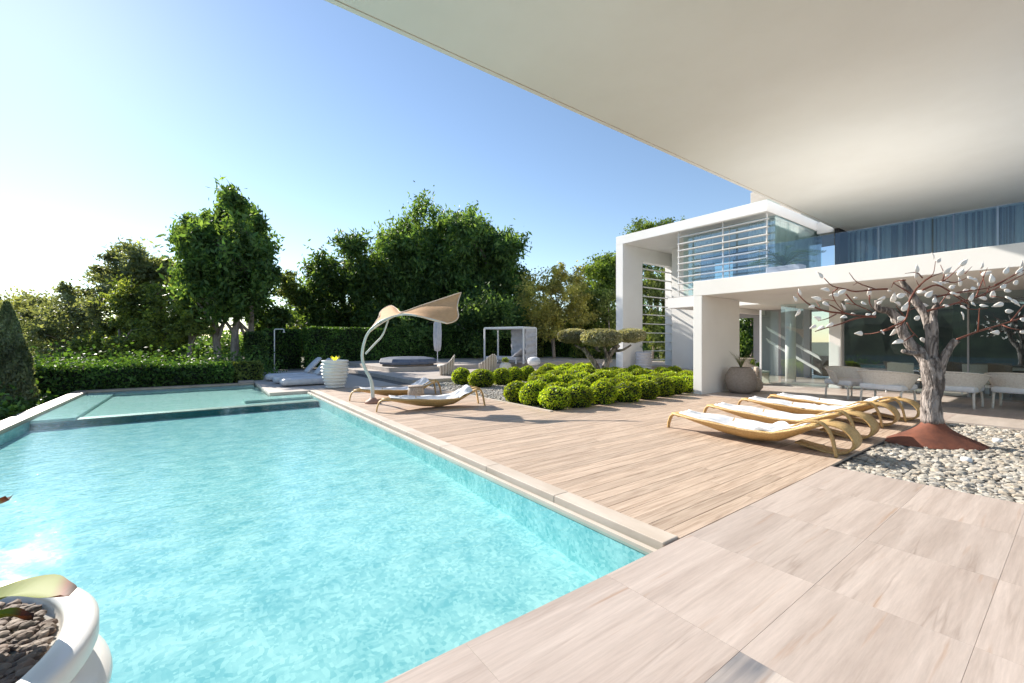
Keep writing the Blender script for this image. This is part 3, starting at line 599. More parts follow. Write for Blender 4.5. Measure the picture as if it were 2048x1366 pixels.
for i, (p, lab, tl_) in enumerate((((3.2, 9.12, 0), 'low wicker lounger in front beside the pool coping, next to the sail mast', 'towel raised at the head of the front poolside lounger'),
                      ((3.2, 11.2, 0), 'low wicker lounger behind the sail mast, the farther of the poolside pair', 'rumpled towel on the farther poolside lounger'))):
    c, tw, f = chaise('wicker_lounger', lab, False, p, a+(0, .12)[i], 'pair of wicker loungers under the sail'); towel_on(c, tw, tl_, (.7, 1.0), 20+i)
# woven stool between them
s_ = thing('woven_stool', 'small grey woven stool between the two poolside wicker loungers', 'stool', G(832, 10.9))
q = G(832, 10.9); MB().lathe([(.17, 0), (.20, .02), (.21, .2), (.19, .33), (.17, .35), (.02, .352)], 20, q).build('woven_drum', MAT['wicker_g'], s_, smooth=True)
MB().lathe([(.2, 0), (.215, .012), (.2, .025)], 20, (q[0], q[1], .345)).build('rim', MAT['wicker_g'], s_, smooth=True)

# ---- sail sunshade
sl_ = thing('sail_sunshade', 'curved pale mast carrying a twisted tan fabric sail', 'sunshade', (3.4, 10.37, 0))
MB().lathe([(.19, 0), (.18, .05), (.09, .10), (.07, .13)], 16, (3.42, 10.33, 0)).build('foot', M('terracotta_foot', (.36, .2, .14), rough=.6), sl_, smooth=True)
mast = [P(745.7, 806, 10.35), P(744.7, 775, 10.35), P(741, 758, 10.35), P(730.5, 737, 10.35), P(724.7, 716, 10.35), P(726.6, 693, 10.3), P(736, 666.6, 10.3), P(757, 646, 10.25), P(776, 636.5, 10.2), P(797, 630.5, 10.2), P(820, 629.5, 10.1), P(855, 636.5, 10.1), P(893, 646.5, 10.1)]
mp_ = smoothpath(mast, 5); n = len(mp_); MB().tube(mp_, [.048-.032*(i/(n-1))**.8 for i in range(n)], 10).build('mast', MAT['mast'], sl_, smooth=True)
br = smoothpath([P(731, 708, 10.32), P(749.5, 688, 10.32), P(765, 670.5, 10.32), P(776.5, 640, 10.25)], 6); MB().tube(br, .023, 8).build('stay', MAT['mast'], sl_, smooth=True)
up = smoothpath([P(738, 663.7, 10.35), P(757, 636, 10.7), P(760, 626, 11.1), P(767, 618, 11.25), P(782, 611.5, 11.3), P(794, 618, 11.0), P(804, 624.5, 10.55), P(840, 612, 10.7), P(880, 599, 10.85), P(922.7, 584.7, 11.0)], 5)
lo = smoothpath([P(738.5, 664.5, 10.33), P(752, 654, 10.2), P(766, 645, 10.2), P(780, 637, 10.2), P(790, 632, 10.2), P(798, 628.5, 10.25), P(804.5, 626.5, 10.4), P(830, 630, 10.1), P(862, 639.5, 10.1), P(894, 647, 10.1)], 5)
EDG = smoothpath([up[-1], P(917.5, 598, 10.9), P(914.5, 614, 10.6), P(917, 629, 10.4), P(914.5, 638, 10.3), P(906, 644, 10.2), lo[-1]], 5)
def sailf(u, v):
    i = u*(len(up)-1); k = min(int(i), len(up)-2); t_ = i-k; A = up[k].lerp(up[k+1], t_); B = lo[k].lerp(lo[k+1], t_)
    p = A.lerp(B, v)
    k = v*(len(EDG)-1); j = min(int(k), len(EDG)-2); E_ = EDG[j].lerp(EDG[j+1], k-j); return p+(E_-up[-1].lerp(lo[-1], v))*u**4
    return p
MB().grid(sailf, 54, 14, .006).build('fabric', MAT['sail'], sl_, smooth=True)
edge = [sailf(i/54, 0) for i in range(55)]+[sailf(1, j/14) for j in range(1, 15)]+[sailf(i/54, 1) for i in range(53, -1, -1)]
MB().tube(edge, .016, 6).build('edge_cord', MAT['cord'], sl_, smooth=True)

# ---- tall ribbed planters
def ribbed(name, label, c, plant=None):
    t = thing(name, label, 'planter', (c[0], c[1], 0)); prof = [(.0, 0), (.235, 0), (.25, .02)]
    for i in range(0, 64):
        z = .02+.80*i/63; env = .26+.155*math.sin(min(1, z/.82)*math.pi*.62)
        prof.append((env+.028*math.sin(z*2*math.pi/.105), z))
    prof += [(.398, .835), (.398, .838), (.414, .845), (.416, .850), (.416, .882), (.410, .889), (.402, .892), (.366, .892), (.360, .889), (.357, .882), (.353, .862), (.0, .862)]
    MB().lathe(prof, 72, (c[0], c[1], 0), cap=False).build('pot', MAT['pot_white'], t, smooth=True)
    return t
p1 = ribbed('ribbed_planter', 'white ribbed planter at the end of the pool coping with a small yellow succulent', G(670, 13.85))
q = G(669, 13.85); mb = MB()
for k in range(16):
    a = k*2.4; l_ = .14+.1*random.random(); d_ = Vector((math.cos(a), math.sin(a), 0)); p0 = Vector((q[0], q[1], .85)); tip = p0+d_*l_*.8+Vector((0, 0, .20-.005*k)); sd = d_.cross(Vector((0, 0, 1)))*.028; m_ = p0.lerp(tip, .55)+Vector((0, 0, .01))
    mb.add([p0, m_+sd, tip, m_-sd], [(0, 1, 2, 3)])
sc_ = mb.build('succulent', leafmat('yellow_succulent', (.55, .55, .05), (.75, .72, .12)), org=(q[0], q[1], .8)); tag(sc_, 'small bright yellow succulent growing in the far ribbed planter', 'plant')
NP = (-.593, 1.283)
p2 = ribbed('ribbed_planter', 'large white ribbed planter cut off at the lower left corner, filled with brown pebbles', NP)
def rp():
    while 1:
        a, b_ = random.uniform(-.345, .345), random.uniform(-.345, .345)
        if a*a+b_*b_ < .116: return NP[0]+a, NP[1]+b_
peb = stones('brown_pebbles', 2600, rp, .009, .016, .866, MAT['pebbles'], nv=5); peb['label'] = 'brown pebbles filling the near planter'
def blade(mb, a, b_, c, w0, up_=.0, fold=.02, n=12):      # arched leaf along a->b->c
    pp = smoothpath([a, b_, c], n); N_ = len(pp); vs = []
    for i, p in enumerate(pp):
        u = i/(N_-1); t_ = (pp[min(i+1, N_-1)]-pp[max(i-1, 0)]).normalized(); sd = t_.cross(Vector((0, 0, 1))).normalized(); ww = w0*min(1, .55+u*1.5)*(1.02-u)**.42*(1+.04*math.sin(u*21))
        vs += [p+sd*ww+Vector((0, 0, fold)), p, p-sd*ww+Vector((0, 0, fold))]
    mb.add(vs, [(i*3+j, i*3+j+1, i*3+j+4, i*3+j+3) for i in range(N_-1) for j in range(2)])
m, t, b, N, L = nodes('broad_leaf'); geo = N('ShaderNodeTexCoord'); sp = N('ShaderNodeSeparateXYZ'); rpp = N('ShaderNodeValToRGB'); L(geo.outputs['Generated'], sp.inputs[0]); L(sp.outputs[0], rpp.inputs[0])
e = rpp.color_ramp.elements; e[0].color = (.085, .165, .004, 1); e[1].color = (.05, .02, .01, 1); e[1].position = .98; k_ = e.new(.90); k_.color = (.15, .18, .006, 1); k_ = e.new(.95); k_.color = (.16, .035, .006, 1)
L(rpp.outputs[0], b.inputs['Base Color']); b.inputs['Roughness'].default_value = .6; b.inputs['Specular IOR Level'].default_value = .2; tl = N('ShaderNodeBsdfTranslucent'); mx = N('ShaderNodeMixShader'); mx.inputs[0].default_value = .12; L(rpp.outputs[0], tl.inputs[0]); L(b.outputs[0], mx.inputs[1]); L(tl.outputs[0], mx.inputs[2]); L(mx.outputs[0], t.nodes['Material Output'].inputs[0]); MAT['agave'] = m
pl = thing('agave_plant', 'broad green leaves with brown tips leaning out of the near planter', 'plant', (NP[0], NP[1], .8))
for (a_, b_, c_, ww) in (((-.66, 1.2, .82), P(-20, 1208, .9), P(138, 1194, .86), .068), ((-.66, 1.2, .82), P(-60, 1262, .80), P(66, 1240, .82), .016), ((-.66, 1.2, .82), P(-90, 1060, 1.0), P(19, 1000, .98), .035), ((-.66, 1.2, .82), (-.95, 1.3, 1.1), (-1.2, 1.3, 1.15), .05), ((-.66, 1.2, .82), (-.75, 1.0, 1.1), (-.85, .7, 1.1), .05)):
    mb = MB(); blade(mb, a_, b_, c_, ww, fold=.012); mb.build('leaf', MAT['agave'], pl, smooth=True)

# ---- three silver daybeds on the platform
def daybed(i, x, y, label):
    t = thing('daybed', label, 'daybed', (x, y, 0), 'silver grey daybeds on the platform')
    mb = MB(); rs = []
    for k in range(25):
        u = k/24; xx = -.05+2.05*u; hh = .125*min(1, math.sin(math.pi*min(.5, u*6+.08))**.5) if u < .1 else .125
        ring = []
        for j in range(16):
            th = 2*math.pi*j/16; cy, cz = math.cos(th), math.sin(th); s = lambda w_: math.copysign(abs(w_)**.5, w_)
            ring.append((x+xx, y+.36*s(cy)*(hh/.125)**.6, .145+hh*s(cz)))
        rs.append(ring)
    mb.rings(rs); mb.build('base_cushion', MAT['pad'], t, smooth=True)
    mb = MB(); rs = []
    for k in range(17):
        u = k/16; ring = []; c = Vector((x+1.35+.52*u, y, .28+.56*u)); ax = Vector((-.73, 0, .68)); e = .075*(math.sin(math.pi*(.06+.9*u))**.35)
        for j in range(16):
            th = 2*math.pi*j/16; cy, cz = math.cos(th), math.sin(th); s = lambda w_: math.copysign(abs(w_)**.55, w_)
            p = c+ax*e*s(cz); ring.append((p.x, p.y+.33*s(cy), p.z))
        rs.append(ring)
    mb.rings(rs); mb.build('backrest', MAT['pad'], t, smooth=True)
    MB().box(x+.1, x+1.9, y-.3, y+.3, 0, .025).build('plinth', MAT['dark'], t)
daybed(0, 2.25, 16.0, 'nearest silver grey daybed of the three, partly behind the white planter')
daybed(1, 2.2, 17.2, 'middle silver grey daybed of the three on the platform')
daybed(2, 2.1, 18.5, 'farthest silver grey daybed of the three, near the shower pole')
# ---- shower pole
sw = thing('garden_shower', 'thin white hooked shower pole before the dark hedge', 'shower', (3.23, 25.4, 0))
x, y = 3.23, 25.4; e = (RT[0]*.5, RT[1]*.5)
MB().tube([(x, y, 0), (x, y, 2.1), (x+.03, y, 2.15), (x+e[0]*.9, y+e[1]*.9, 2.15), (x+e[0], y+e[1], 2.12), (x+e[0], y+e[1], 2.02)], .026, 8).build('pipe', MAT['metal_white'], sw, smooth=True)
MB().lathe([(.03, 0), (.06, -.03), (.06, -.045)], 12, (x+e[0], y+e[1], 2.02)).build('shower_head', MAT['metal_white'], sw)
MB().lathe([(.09, 0), (.09, .02)], 16, (x, y, 0)).build('base', MAT['metal_white'], sw)
# ---- hot tub under cover
q = G(816, 21.0, .12); tb = thing('hot_tub', 'low wide hot tub under a folded blue grey cover before the hedge', 'hot tub', q)
MB().lathe([(1.25, 0), (1.27, .04), (1.27, .28), (1.22, .30)], 10, q).build('shell', M('tub_shell', (.30, .24, .20), (.24, .19, .16), 6, .7), tb)
MB().lathe([(1.20, .30), (1.40, .31), (1.42, .40), (1.34, .55), (.9, .62), (.0, .64)], 10, q).build('cover', MAT['tub'], tb)
MB().lathe([(1.35, .30), (1.37, .34), (1.35, .38)], 10, q, cap=False).build('cover_skirt', MAT['tub'], tb)
# ---- closed parasol
q = G(875, 24.0, .32); pr = thing('closed_parasol', 'closed pale grey parasol standing behind the hot tub', 'parasol', q)
MB().tube([q, (q[0], q[1], 2.75)], .025, 8).build('pole', MAT['metal_white'], pr)
prof = [(.05, .62), (.17, .68), (.21, 1.0), (.23, 1.6), (.2, 2.2), (.08, 2.42), (.02, 2.46)]
rs = [[(q[0]+r*(1+.16*math.cos(6*a_))*math.cos(a_), q[1]+r*(1+.16*math.cos(6*a_))*math.sin(a_), q[2]+z) for a_ in [2*math.pi*k/36 for k in range(36)]] for r, z in prof]
MB().rings(rs).build('furled_canopy', MAT['greyfab'], pr, smooth=True); MB().lathe([(.28, 0), (.28, .06), (.05, .08)], 20, q).build('base', MAT['grey_wall'], pr)
# ---- cabana
A = Vector(G(969, 23.6, .32)); B = Vector(G(1047, 22.2, .32)); n_ = Vector((B.y-A.y, -(B.x-A.x), 0)).normalized()*-1
if n_.dot(Vector((FW[0], FW[1], 0))) < 0: n_ = -n_
D1, D2 = A+n_*1.3, B+n_*1.3; H_ = 1.9
cb = thing('cabana', 'white open box cabana frame with a grey curtain at its back', 'cabana', A.lerp(D2, .5))
for c in (A, B, D1, D2): MB().obox(c+Vector((0, 0, H_/2)), (.035, 0, 0), (0, .035, 0), (0, 0, H_/2)).build('post', MAT['metal_white'], cb)
for c0, c1 in ((A, B), (B, D2), (D2, D1), (D1, A)):
    m_ = c0.lerp(c1, .5); d_ = (c1-c0)/2; MB().obox(m_+Vector((0, 0, H_)), d_*1.01, d_.normalized().cross(Vector((0, 0, 1)))*.035, (0, 0, .04)).build('top_rail', MAT['metal_white'], cb)
MB().obox(A.lerp(D2, .5)+Vector((0, 0, H_+.055)), (B-A)/2, n_*.65, (0, 0, .012)).build('roof_panel', MAT['metal_white'], cb)
def cur(c0, c1, nm, z0=.12):
    d_ = c1-c0; nn = d_.cross(Vector((0, 0, 1))).normalized()
    MB().grid(lambda u, v: tuple(c0+d_*u+nn*.03*math.sin(v*30+u*3)+Vector((0, 0, z0+(H_-z0)*v))), 10, 26, .01).build(nm, MAT['greyfab'], cb, smooth=True)
cur(D1.lerp(D2, .36), D2, 'back_curtain'); cur(D2, B.lerp(D2, .15), 'side_curtain')
c = A.lerp(D2, .5)-n_*.3; ux = (B-A).normalized(); lb = thing('cabana_bed', 'pale grey adjustable bed inside the white cabana', 'bed', c)
MB().obox(c+ux*-.1+Vector((0, 0, .28)), ux*1.0, n_*.5, (0, 0, .09)).build('mattress', MAT['greyfab'], lb, bevel=.04)
MB().obox(c+ux*.85+Vector((0, 0, .52)), (ux*.32+Vector((0, 0, .26))), n_*.5, (0, 0, .05)).build('backrest', MAT['greyfab'], lb, bevel=.03)
for i in (-1, 1):
    for j in (-1, 1): MB().obox(c+ux*.85*i+n_*.42*j+Vector((0, 0, .1)), (.03, 0, 0), (0, .03, 0), (0, 0, .1)).build('leg', MAT['metal_white'], lb)
for px, d, nm, lab in ((1046, 21.2, 'round_pouf', 'round white pouf at the front corner of the cabana'), ):
    q = G(px+22, d, .32); o = thing(nm, lab, 'pouf', q); MB().lathe([(.2, 0), (.3, .06), (.33, .2), (.29, .34), (.15, .4), (.0, .41)], 20, q).build('cushion', MAT['towel'], o, smooth=True); MB().lathe([(.31, .19), (.345, .2), (.31, .22)], 20, q, cap=False).build('seam', MAT['greyfab'], o)
# ---- rattan armchairs on the steps
def armchair(px, d, z, rz, label, mat='wicker_g', sc=1.):
    q = Vector(G(px, d, z)); t = thing('rattan_armchair', label, 'armchair', (0, 0, 0), 'rattan armchairs on the raised terrace'); mb = MB()
    def f(u, v):
        a = R(-125+250*u); h = .36+.42*math.exp(-((u-.5)/.26)**2); return (.34*math.sin(a)*(1+.12*v), -.32*math.cos(a)*(1+.16*v), .0+h*v)
    MB().grid(f, 30, 6, .03).build('curved_back', MAT[mat], t, smooth=True)
    for k in range(14):
        u = (k+.5)/14; MB().tube([Vector(f(u, v/5))*1.03 for v in range(6)], .014, 5).build('rib', MAT['rope'], t, smooth=True)
    MB().lathe([(.0, .30), (.28, .30), (.31, .34), (.29, .40), (.0, .42)], 20).build('seat_cushion', MAT['rope'], t, smooth=True)
    t.location = q; t.rotation_euler = (0, 0, rz); t.scale = (sc, sc, sc); return t
armchair(890, 17.6, .12, R(60), 'rattan armchair standing alone behind the far wicker lounger', sc=1.05)
armchair(975, 19.0, .12, R(10), 'rattan armchair seen from behind in front of the cabana', sc=1.05)
q = G(1011, 18.6, .12); o = thing('cream_pot', 'cream round pot with a small green plant before the cabana', 'pot', q)
MB().lathe([(.1, 0), (.24, .08), (.28, .25), (.22, .42), (.16, .46), (.14, .42), (0, .42)], 20, q).build('pot', MAT['rope'], o, smooth=True)
me = leafmesh('foliage', lobe_pts((0, 0, .56), (.16, .16, .12), 160, .1), .07, 2); me.materials.append(MAT['midleaf']); k_ = link(bpy.data.objects.new('foliage', me)); k_.parent = o

# ---- big round pots by the blade wall
q = (12.72, 6.0, 0); o = thing('round_pot', 'large round taupe pot with grasses beside the white blade wall', 'pot', q)
MB().lathe([(.0, 0), (.24, 0), (.36, .12), (.42, .33), (.40, .52), (.32, .68), (.27, .74), (.25, .75), (.24, .70), (.0, .69)], 40, q, cap=False).build('pot', MAT['pot_grey'], o, smooth=True)
mb = MB()
for k in range(70):
    a = random.uniform(0, 6.28); l_ = random.uniform(.2, .55); p0 = Vector((q[0], q[1], .69)); d_ = Vector((math.cos(a), math.sin(a), 0)); blade(mb, p0, p0+d_*l_*.25+Vector((0, 0, l_*.6)), p0+d_*l_*.6+Vector((0, 0, l_)), .006, fold=.002, n=3)
mb.build('grass_tuft', MAT['olive'], o)
q = (13.42, 5.95, 0); o = thing('small_round_pot', 'small dark patterned round pot behind the large taupe pot', 'pot', q)
MB().lathe([(.0, 0), (.14, 0), (.24, .12), (.25, .25), (.16, .4), (.12, .42), (.11, .38), (0, .38)], 28, q, cap=False).build('pot', MAT['wicker_g'], o, smooth=True); MB().lathe([(.12, .40), (.14, .42), (.12, .44)], 20, q, cap=False).build('rim', MAT['rope'], o)
q = (19.3, 14.2, 0); o = thing('ribbed_grey_pot', 'tall grey ribbed pot against the leg of the white frame', 'pot', q)
MB().lathe([(.0, 0), (.36, 0)]+[(.42+.03*math.sin(k*1.6), .05+k*.04) for k in range(22)]+[(.38, .95), (.3, .95), (.3, .9), (0, .9)], 30, q, cap=False).build('pot', MAT['greyfab'], o, smooth=True)
mb = MB()
for k in range(9): a = k*.7; blade(mb, Vector((q[0], q[1], .9)), Vector((q[0]+.05*math.cos(a), q[1]+.05*math.sin(a), 1.1)), Vector((q[0]+.2*math.cos(a), q[1]+.2*math.sin(a), 1.25+.05*(k % 3))), .02, n=3)
mb.build('sprig', MAT['cycad'], o)
# ---- cycad on the terrace roof
q = (12.4, 4.75, 3.22); o = thing('cycad', 'spiky green cycad in a grey trough on the terrace roof', 'plant', q)
MB().box(q[0]-.2, q[0]+.2, q[1]-.45, q[1]+.35, 3.22, 3.47).build('trough', MAT['greyfab'], o, bevel=.02)
for k in range(26):
    a = k*2.399; l_ = random.uniform(.6, .85); el = random.uniform(.15, .8); d_ = Vector((math.cos(a), math.sin(a), 0)); p0 = Vector((q[0], q[1], 3.5)); mb = MB()
    pp = smoothpath([p0, p0+d_*l_*.5+Vector((0, 0, l_*el*.7)), p0+d_*l_*1.05+Vector((0, 0, l_*el*.55))], 9); mb.tube(pp, .006, 4)
    for i in range(3, len(pp)):
        t_ = (pp[i]-pp[i-1]).normalized(); sd = t_.cross(Vector((0, 0, 1))).normalized()
        for s in (-1, 1): e_ = pp[i]+sd*s*.11+t_*.07+Vector((0, 0, .03)); mb.add([pp[i]-t_*.012, e_, pp[i]+t_*.012], [(0, 1, 2)])
    mb.build('frond', MAT['cycad'], o)

# ---- terrace furniture under the roof
def barrel(loc, rz, label):
    t = thing('tub_chair', label, 'armchair', (0, 0, 0), 'cream woven tub chairs on the covered terrace')
    def f(u, v):
        a = R(-105+210*u); h0 = .34; h1 = .72-.10*abs(2*u-1)**2; rr = .33+.13*v; return (rr*math.sin(a)*1.08, -rr*math.cos(a)*.9, h0+(h1-h0)*v)
    MB().grid(f, 30, 7, .025).build('woven_shell', MAT['rope'], t, smooth=True)
    MB().tube([f(i/30, 1) for i in range(31)], .018, 6).build('rim', MAT['rope'], t, smooth=True)
    MB().obox((0, .02, .38), (.36, 0, 0), (0, .36, 0), (0, 0, .06)).build('seat_cushion', MAT['towel'], t, bevel=.04)
    for i in (-1, 1):
        MB().tube(smoothpath([(.34*i, -.3, 0), (.33*i, -.26, .3), (.33*i, 0, .325), (.33*i, .26, .3), (.34*i, .3, 0)], 5), .02, 6).build('leg_frame', MAT['rope'], t, smooth=True)
    MB().tube([(-.33, 0, .31), (.33, 0, .31)], .018, 6).build('cross_bar', MAT['rope'], t)
    t.location = loc; t.rotation_euler = (0, 0, rz); t.scale = (1.15, 1.15, 1.12); return t
def C_(px, d): return G(px, d)
barrel(C_(1700, 11.3), R(150), 'cream tub chair turned sideways beside the white post')
barrel(C_(1775, 10.2), R(-100), 'cream tub chair with its back to the pool, left of the sculpture trunk')
barrel(C_(1908, 9.9), R(-95), 'cream tub chair with its back to the pool, right of the sculpture trunk')
barrel(C_(2046, 9.4), R(-95), 'cream tub chair cut off by the right edge of the picture')
def highchair(loc, rz, label):
    t = thing('sling_chair', label, 'chair', (0, 0, 0), 'white sling chairs by the glass front')
    MB().obox((0, 0, .40), (.30, 0, 0), (0, .30, 0), (0, 0, .03)).build('seat', MAT['rope'], t, bevel=.02)
    MB().obox((0, .30, .64), (.30, 0, 0), (0, .02, 0), (0, .05, .22)).build('backrest', MAT['rope'], t, bevel=.02)
    for i in (-1, 1): MB().tube([(.3*i, -.3, 0), (.3*i, -.28, .38), (.3*i, .28, .38), (.3*i, .33, 0)], .018, 6).build('leg_frame', MAT['metal_white'], t)
    t.location = loc; t.rotation_euler = (0, 0, rz)
highchair(C_(1963, 11.6), R(-70), 'white sling chair facing the glass, right of the tub chairs')
highchair(C_(1800, 12.6), R(-80), 'white sling chair half hidden behind the sculpture trunk')
q = G(1862, 12.0); o = thing('coffee_table', 'low pale round table among the tub chairs', 'table', q); MB().lathe([(.45, .40), (.46, .42), (.45, .44)], 28, q).build('top', MAT['rope'], o); MB().tube([q, (q[0], q[1], .4)], .04, 8).build('stem', MAT['metal_white'], o); MB().lathe([(.22, 0), (.22, .02)], 20, q).build('base', MAT['metal_white'], o)
# passage behind the big pots
def lounge(px, d, rz, label):
    t = thing('rattan_lounge_chair', label, 'armchair', (0, 0, 0)); MB().obox((0, 0, .25), (.38, 0, 0), (0, .38, 0), (0, 0, .16)).build('base', MAT['wicker_g'], t, bevel=.04)
    MB().obox((0, .36, .62), (.38, 0, 0), (0, .06, 0), (0, .06, .28)).build('backrest', MAT['wicker_g'], t, bevel=.04)
    for i in (-1, 1): MB().obox((.36*i, 0, .5), (.05, 0, 0), (0, .34, 0), (0, 0, .1)).build('arm', MAT['wicker_g'], t, bevel=.03)
    MB().obox((0, 0, .45), (.3, 0, 0), (0, .3, 0), (0, 0, .05)).build('seat_cushion', MAT['rope'], t, bevel=.03)
    t.location = G(px, d); t.rotation_euler = (0, 0, rz)
lounge(1489, 15.2, R(-60), 'grey rattan lounge chair in the passage behind the pots'); lounge(1655, 17.6, R(-50), 'brown rattan lounge chair inside the glass room')
q = G(1515, 15.4); o = thing('side_table', 'pale low side table in the passage by the sliding glass', 'table', q); MB().box(q[0]-.4, q[0]+.4, q[1]-.25, q[1]+.25, .38, .43).build('top', MAT['rope'], o, bevel=.01)
for i in (-1, 1): MB().box(q[0]+.36*i-.03, q[0]+.36*i+.03, q[1]-.24, q[1]+.24, 0, .379).build('side_panel', MAT['rope'], o)
for px, h, nm, lab, mt in ((1505, .3, 'potted_plant', 'small bright green plant on the side table', 'midleaf'), (1517, .14, 'flower_vase', 'white vase on the side table', 'darkleaf')):
    q = G(px, 15.4, .432); o = thing(nm, lab, 'plant' if nm == 'potted_plant' else 'vase', q); MB().lathe([(.05, 0), (.08, .06), (.06, .14), (.05, .15)], 14, q).build('vase', MAT['towel'], o, smooth=True)
    me = leafmesh('foliage', lobe_pts((0, 0, .16+h/2), (.09, .09, h/2), 120, .1), .06, 1.8); me.materials.append(MAT[mt]); k_ = link(bpy.data.objects.new('foliage', me)); k_.parent = o

# ---- sculpture tree: weathered trunk, corten skirt, copper branches, porcelain leaves
TD = 6.45; base = Vector(G(1866, TD)); tr_ = thing('sculpture_tree', 'weathered trunk on a rusty steel skirt with copper branches and white porcelain leaves', 'sculpture', base)
def sk(u, v):
    a = 2*math.pi*u; r = .12+.48*(1-v)**2.2*(1+.16*math.cos(2*a+.9)+.10*math.sin(3*a)); z = .36*v**.85
    return (base.x+r*math.cos(a), base.y+r*math.sin(a)*.95, z-.02)
MB().grid(sk, 40, 12).build('steel_skirt', MAT['rust'], tr_, smooth=True)
mb = MB()
def limb(pts, rad, seg=14, flat=1.):
    pp = smoothpath(pts, 6); n = len(pp); xs_ = np.linspace(0, 1, len(rad)); rr = [.74*float(np.interp(i/(n-1), xs_, rad)) for i in range(n)]; mb.tube(pp, [q*.9 for q in rr], seg, flat, wob=.08)
limb([P(1864, 845, TD), P(1862, 805, TD), P(1868, 770, TD), P(1863, 740, TD), P(1858, 715, TD)], [.20, .175, .17, .20, .18, .17], 18)
limb([P(1864, 742, TD), P(1849, 715, TD+.05), P(1822, 690, TD+.1), P(1806, 665, TD+.15), P(1796, 640, TD+.2), P(1778, 622, TD+.25), P(1757, 618, TD+.3), P(1755, 600, TD+.3)], [.16, .14, .11, .10, .095, .085, .07, .05])
limb([P(1866, 740, TD), P(1862, 700, TD), P(1861, 665, TD), P(1850, 630, TD+.1), P(1830, 600, TD+.15), P(1812, 575, TD+.2), P(1802, 560, TD+.2)], [.15, .12, .095, .085, .08, .07, .045])
limb([P(1866, 700, TD), P(1868, 660, TD-.05), P(1867, 630, TD-.05), P(1873, 605, TD), P(1868, 590, TD)], [.09, .075, .06, .055, .04])
limb([P(1874, 745, TD), P(1886, 718, TD-.1), P(1902, 692, TD-.15), P(1914, 680, TD-.2)], [.13, .085, .07, .066])
limb([P(1836, 705, TD+.05), P(1822, 706, TD-.05), P(1806, 702, TD-.1)], [.06, .05, .045])
mb.build('trunk', MAT['oldwood'], tr_, smooth=True)
BR = [  # copper branches in picture directions, distance change, radius
 [(1775, 578), (1750, 579), (1711, 583), (1690, 578), (1665, 572), (1648, 556)], [(1750, 578), (1715, 565), (1698, 545)], [(1715, 565), (1706, 571)], [(1676, 577), (1665, 586), (1672, 605), (1690, 627)],
 [(1751, 634), (1718, 631), (1690, 626), (1664, 612), (1650, 606)], [(1751, 632), (1715, 636), (1680, 648), (1655, 655), (1630, 663)], [(1690, 627), (1650, 622), (1620, 610), (1602, 595), (1595, 585)],
 [(1692, 588), (1710, 608), (1730, 617), (1745, 625)], [(1672, 628), (1655, 637), (1636, 642)], [(1672, 602), (1645, 598)], [(1739, 590), (1740, 608), (1752, 622)], [(1692, 606), (1722, 612)], [(1640, 614), (1632, 603)],
 [(1815, 610), (1825, 590), (1838, 572), (1860, 555), (1886, 545)], [(1820, 586), (1790, 568), (1787, 564)], [(1838, 574), (1850, 560), (1866, 548), (1871, 522)], [(1838, 572), (1832, 560)], [(1885, 563), (1900, 552), (1921, 532)], [(1885, 562), (1888, 548), (1881, 530)],
 [(1845, 580), (1872, 570), (1895, 580), (1917, 596), (1937, 609)], [(1915, 604), (1940, 618), (1975, 617)], [(1855, 622), (1895, 611), (1935, 600), (1975, 585), (2010, 568), (2048, 548)], [(1875, 593), (1910, 586), (1950, 580), (1990, 572), (2030, 548)],
 [(1875, 616), (1893, 590), (1900, 582)], [(1952, 594), (1962, 568), (1966, 555), (1960, 542)], [(1966, 556), (1975, 535)], [(1966, 556), (1971, 574)], [(1930, 547), (1944, 533)], [(1990, 570), (2020, 555), (2048, 540)], [(1983, 592), (2010, 596)],
 [(1914, 679), (1956, 663), (2000, 650), (2048, 634), (2075, 622)], [(1956, 664), (1958, 632), (1959, 616)], [(2005, 650), (2020, 656), (2045, 661)], [(2022, 642), (2040, 620), (2052, 606)], [(1979, 572), (1970, 590), (1950, 596)],
 [(1766, 662), (1788, 652), (1810, 640), (1818, 615), (1820, 600)], [(1763, 663), (1745, 667), (1728, 668)], [(1814, 645), (1822, 660), (1836, 675)], [(1812, 638), (1800, 622), (1792, 612)], [(1815, 622), (1840, 612)], [(1830, 668), (1812, 680), (1806, 684)], [(1810, 641), (1795, 655), (1770, 662)],
 [(1812, 560), (1790, 563), (1783, 575)], [(1845, 556), (1833, 545), (1810, 547)], [(1883, 560), (1910, 565), (1935, 555)], [(1905, 585), (1930, 600), (1940, 612)]]
tips = []
for bi, br in enumerate(BR):
    d0 = TD+.15*math.sin(bi*1.7); pts = [P(x, y, d0+.32*math.sin(bi*2.1+1)*(k/len(br))) for k, (x, y) in enumerate(br)]
    pp = smoothpath(pts, 3); n = len(pp); r0 = .016 if len(br) > 4 else .010 if len(br) > 2 else .007
    MB().tube(pp, [r0*(1-.6*i/(n-1)) for i in range(n)], 6).build('branch', MAT['copper'], tr_, smooth=True)
    tips.append((d0+.32*math.sin(bi*2.1+1)))
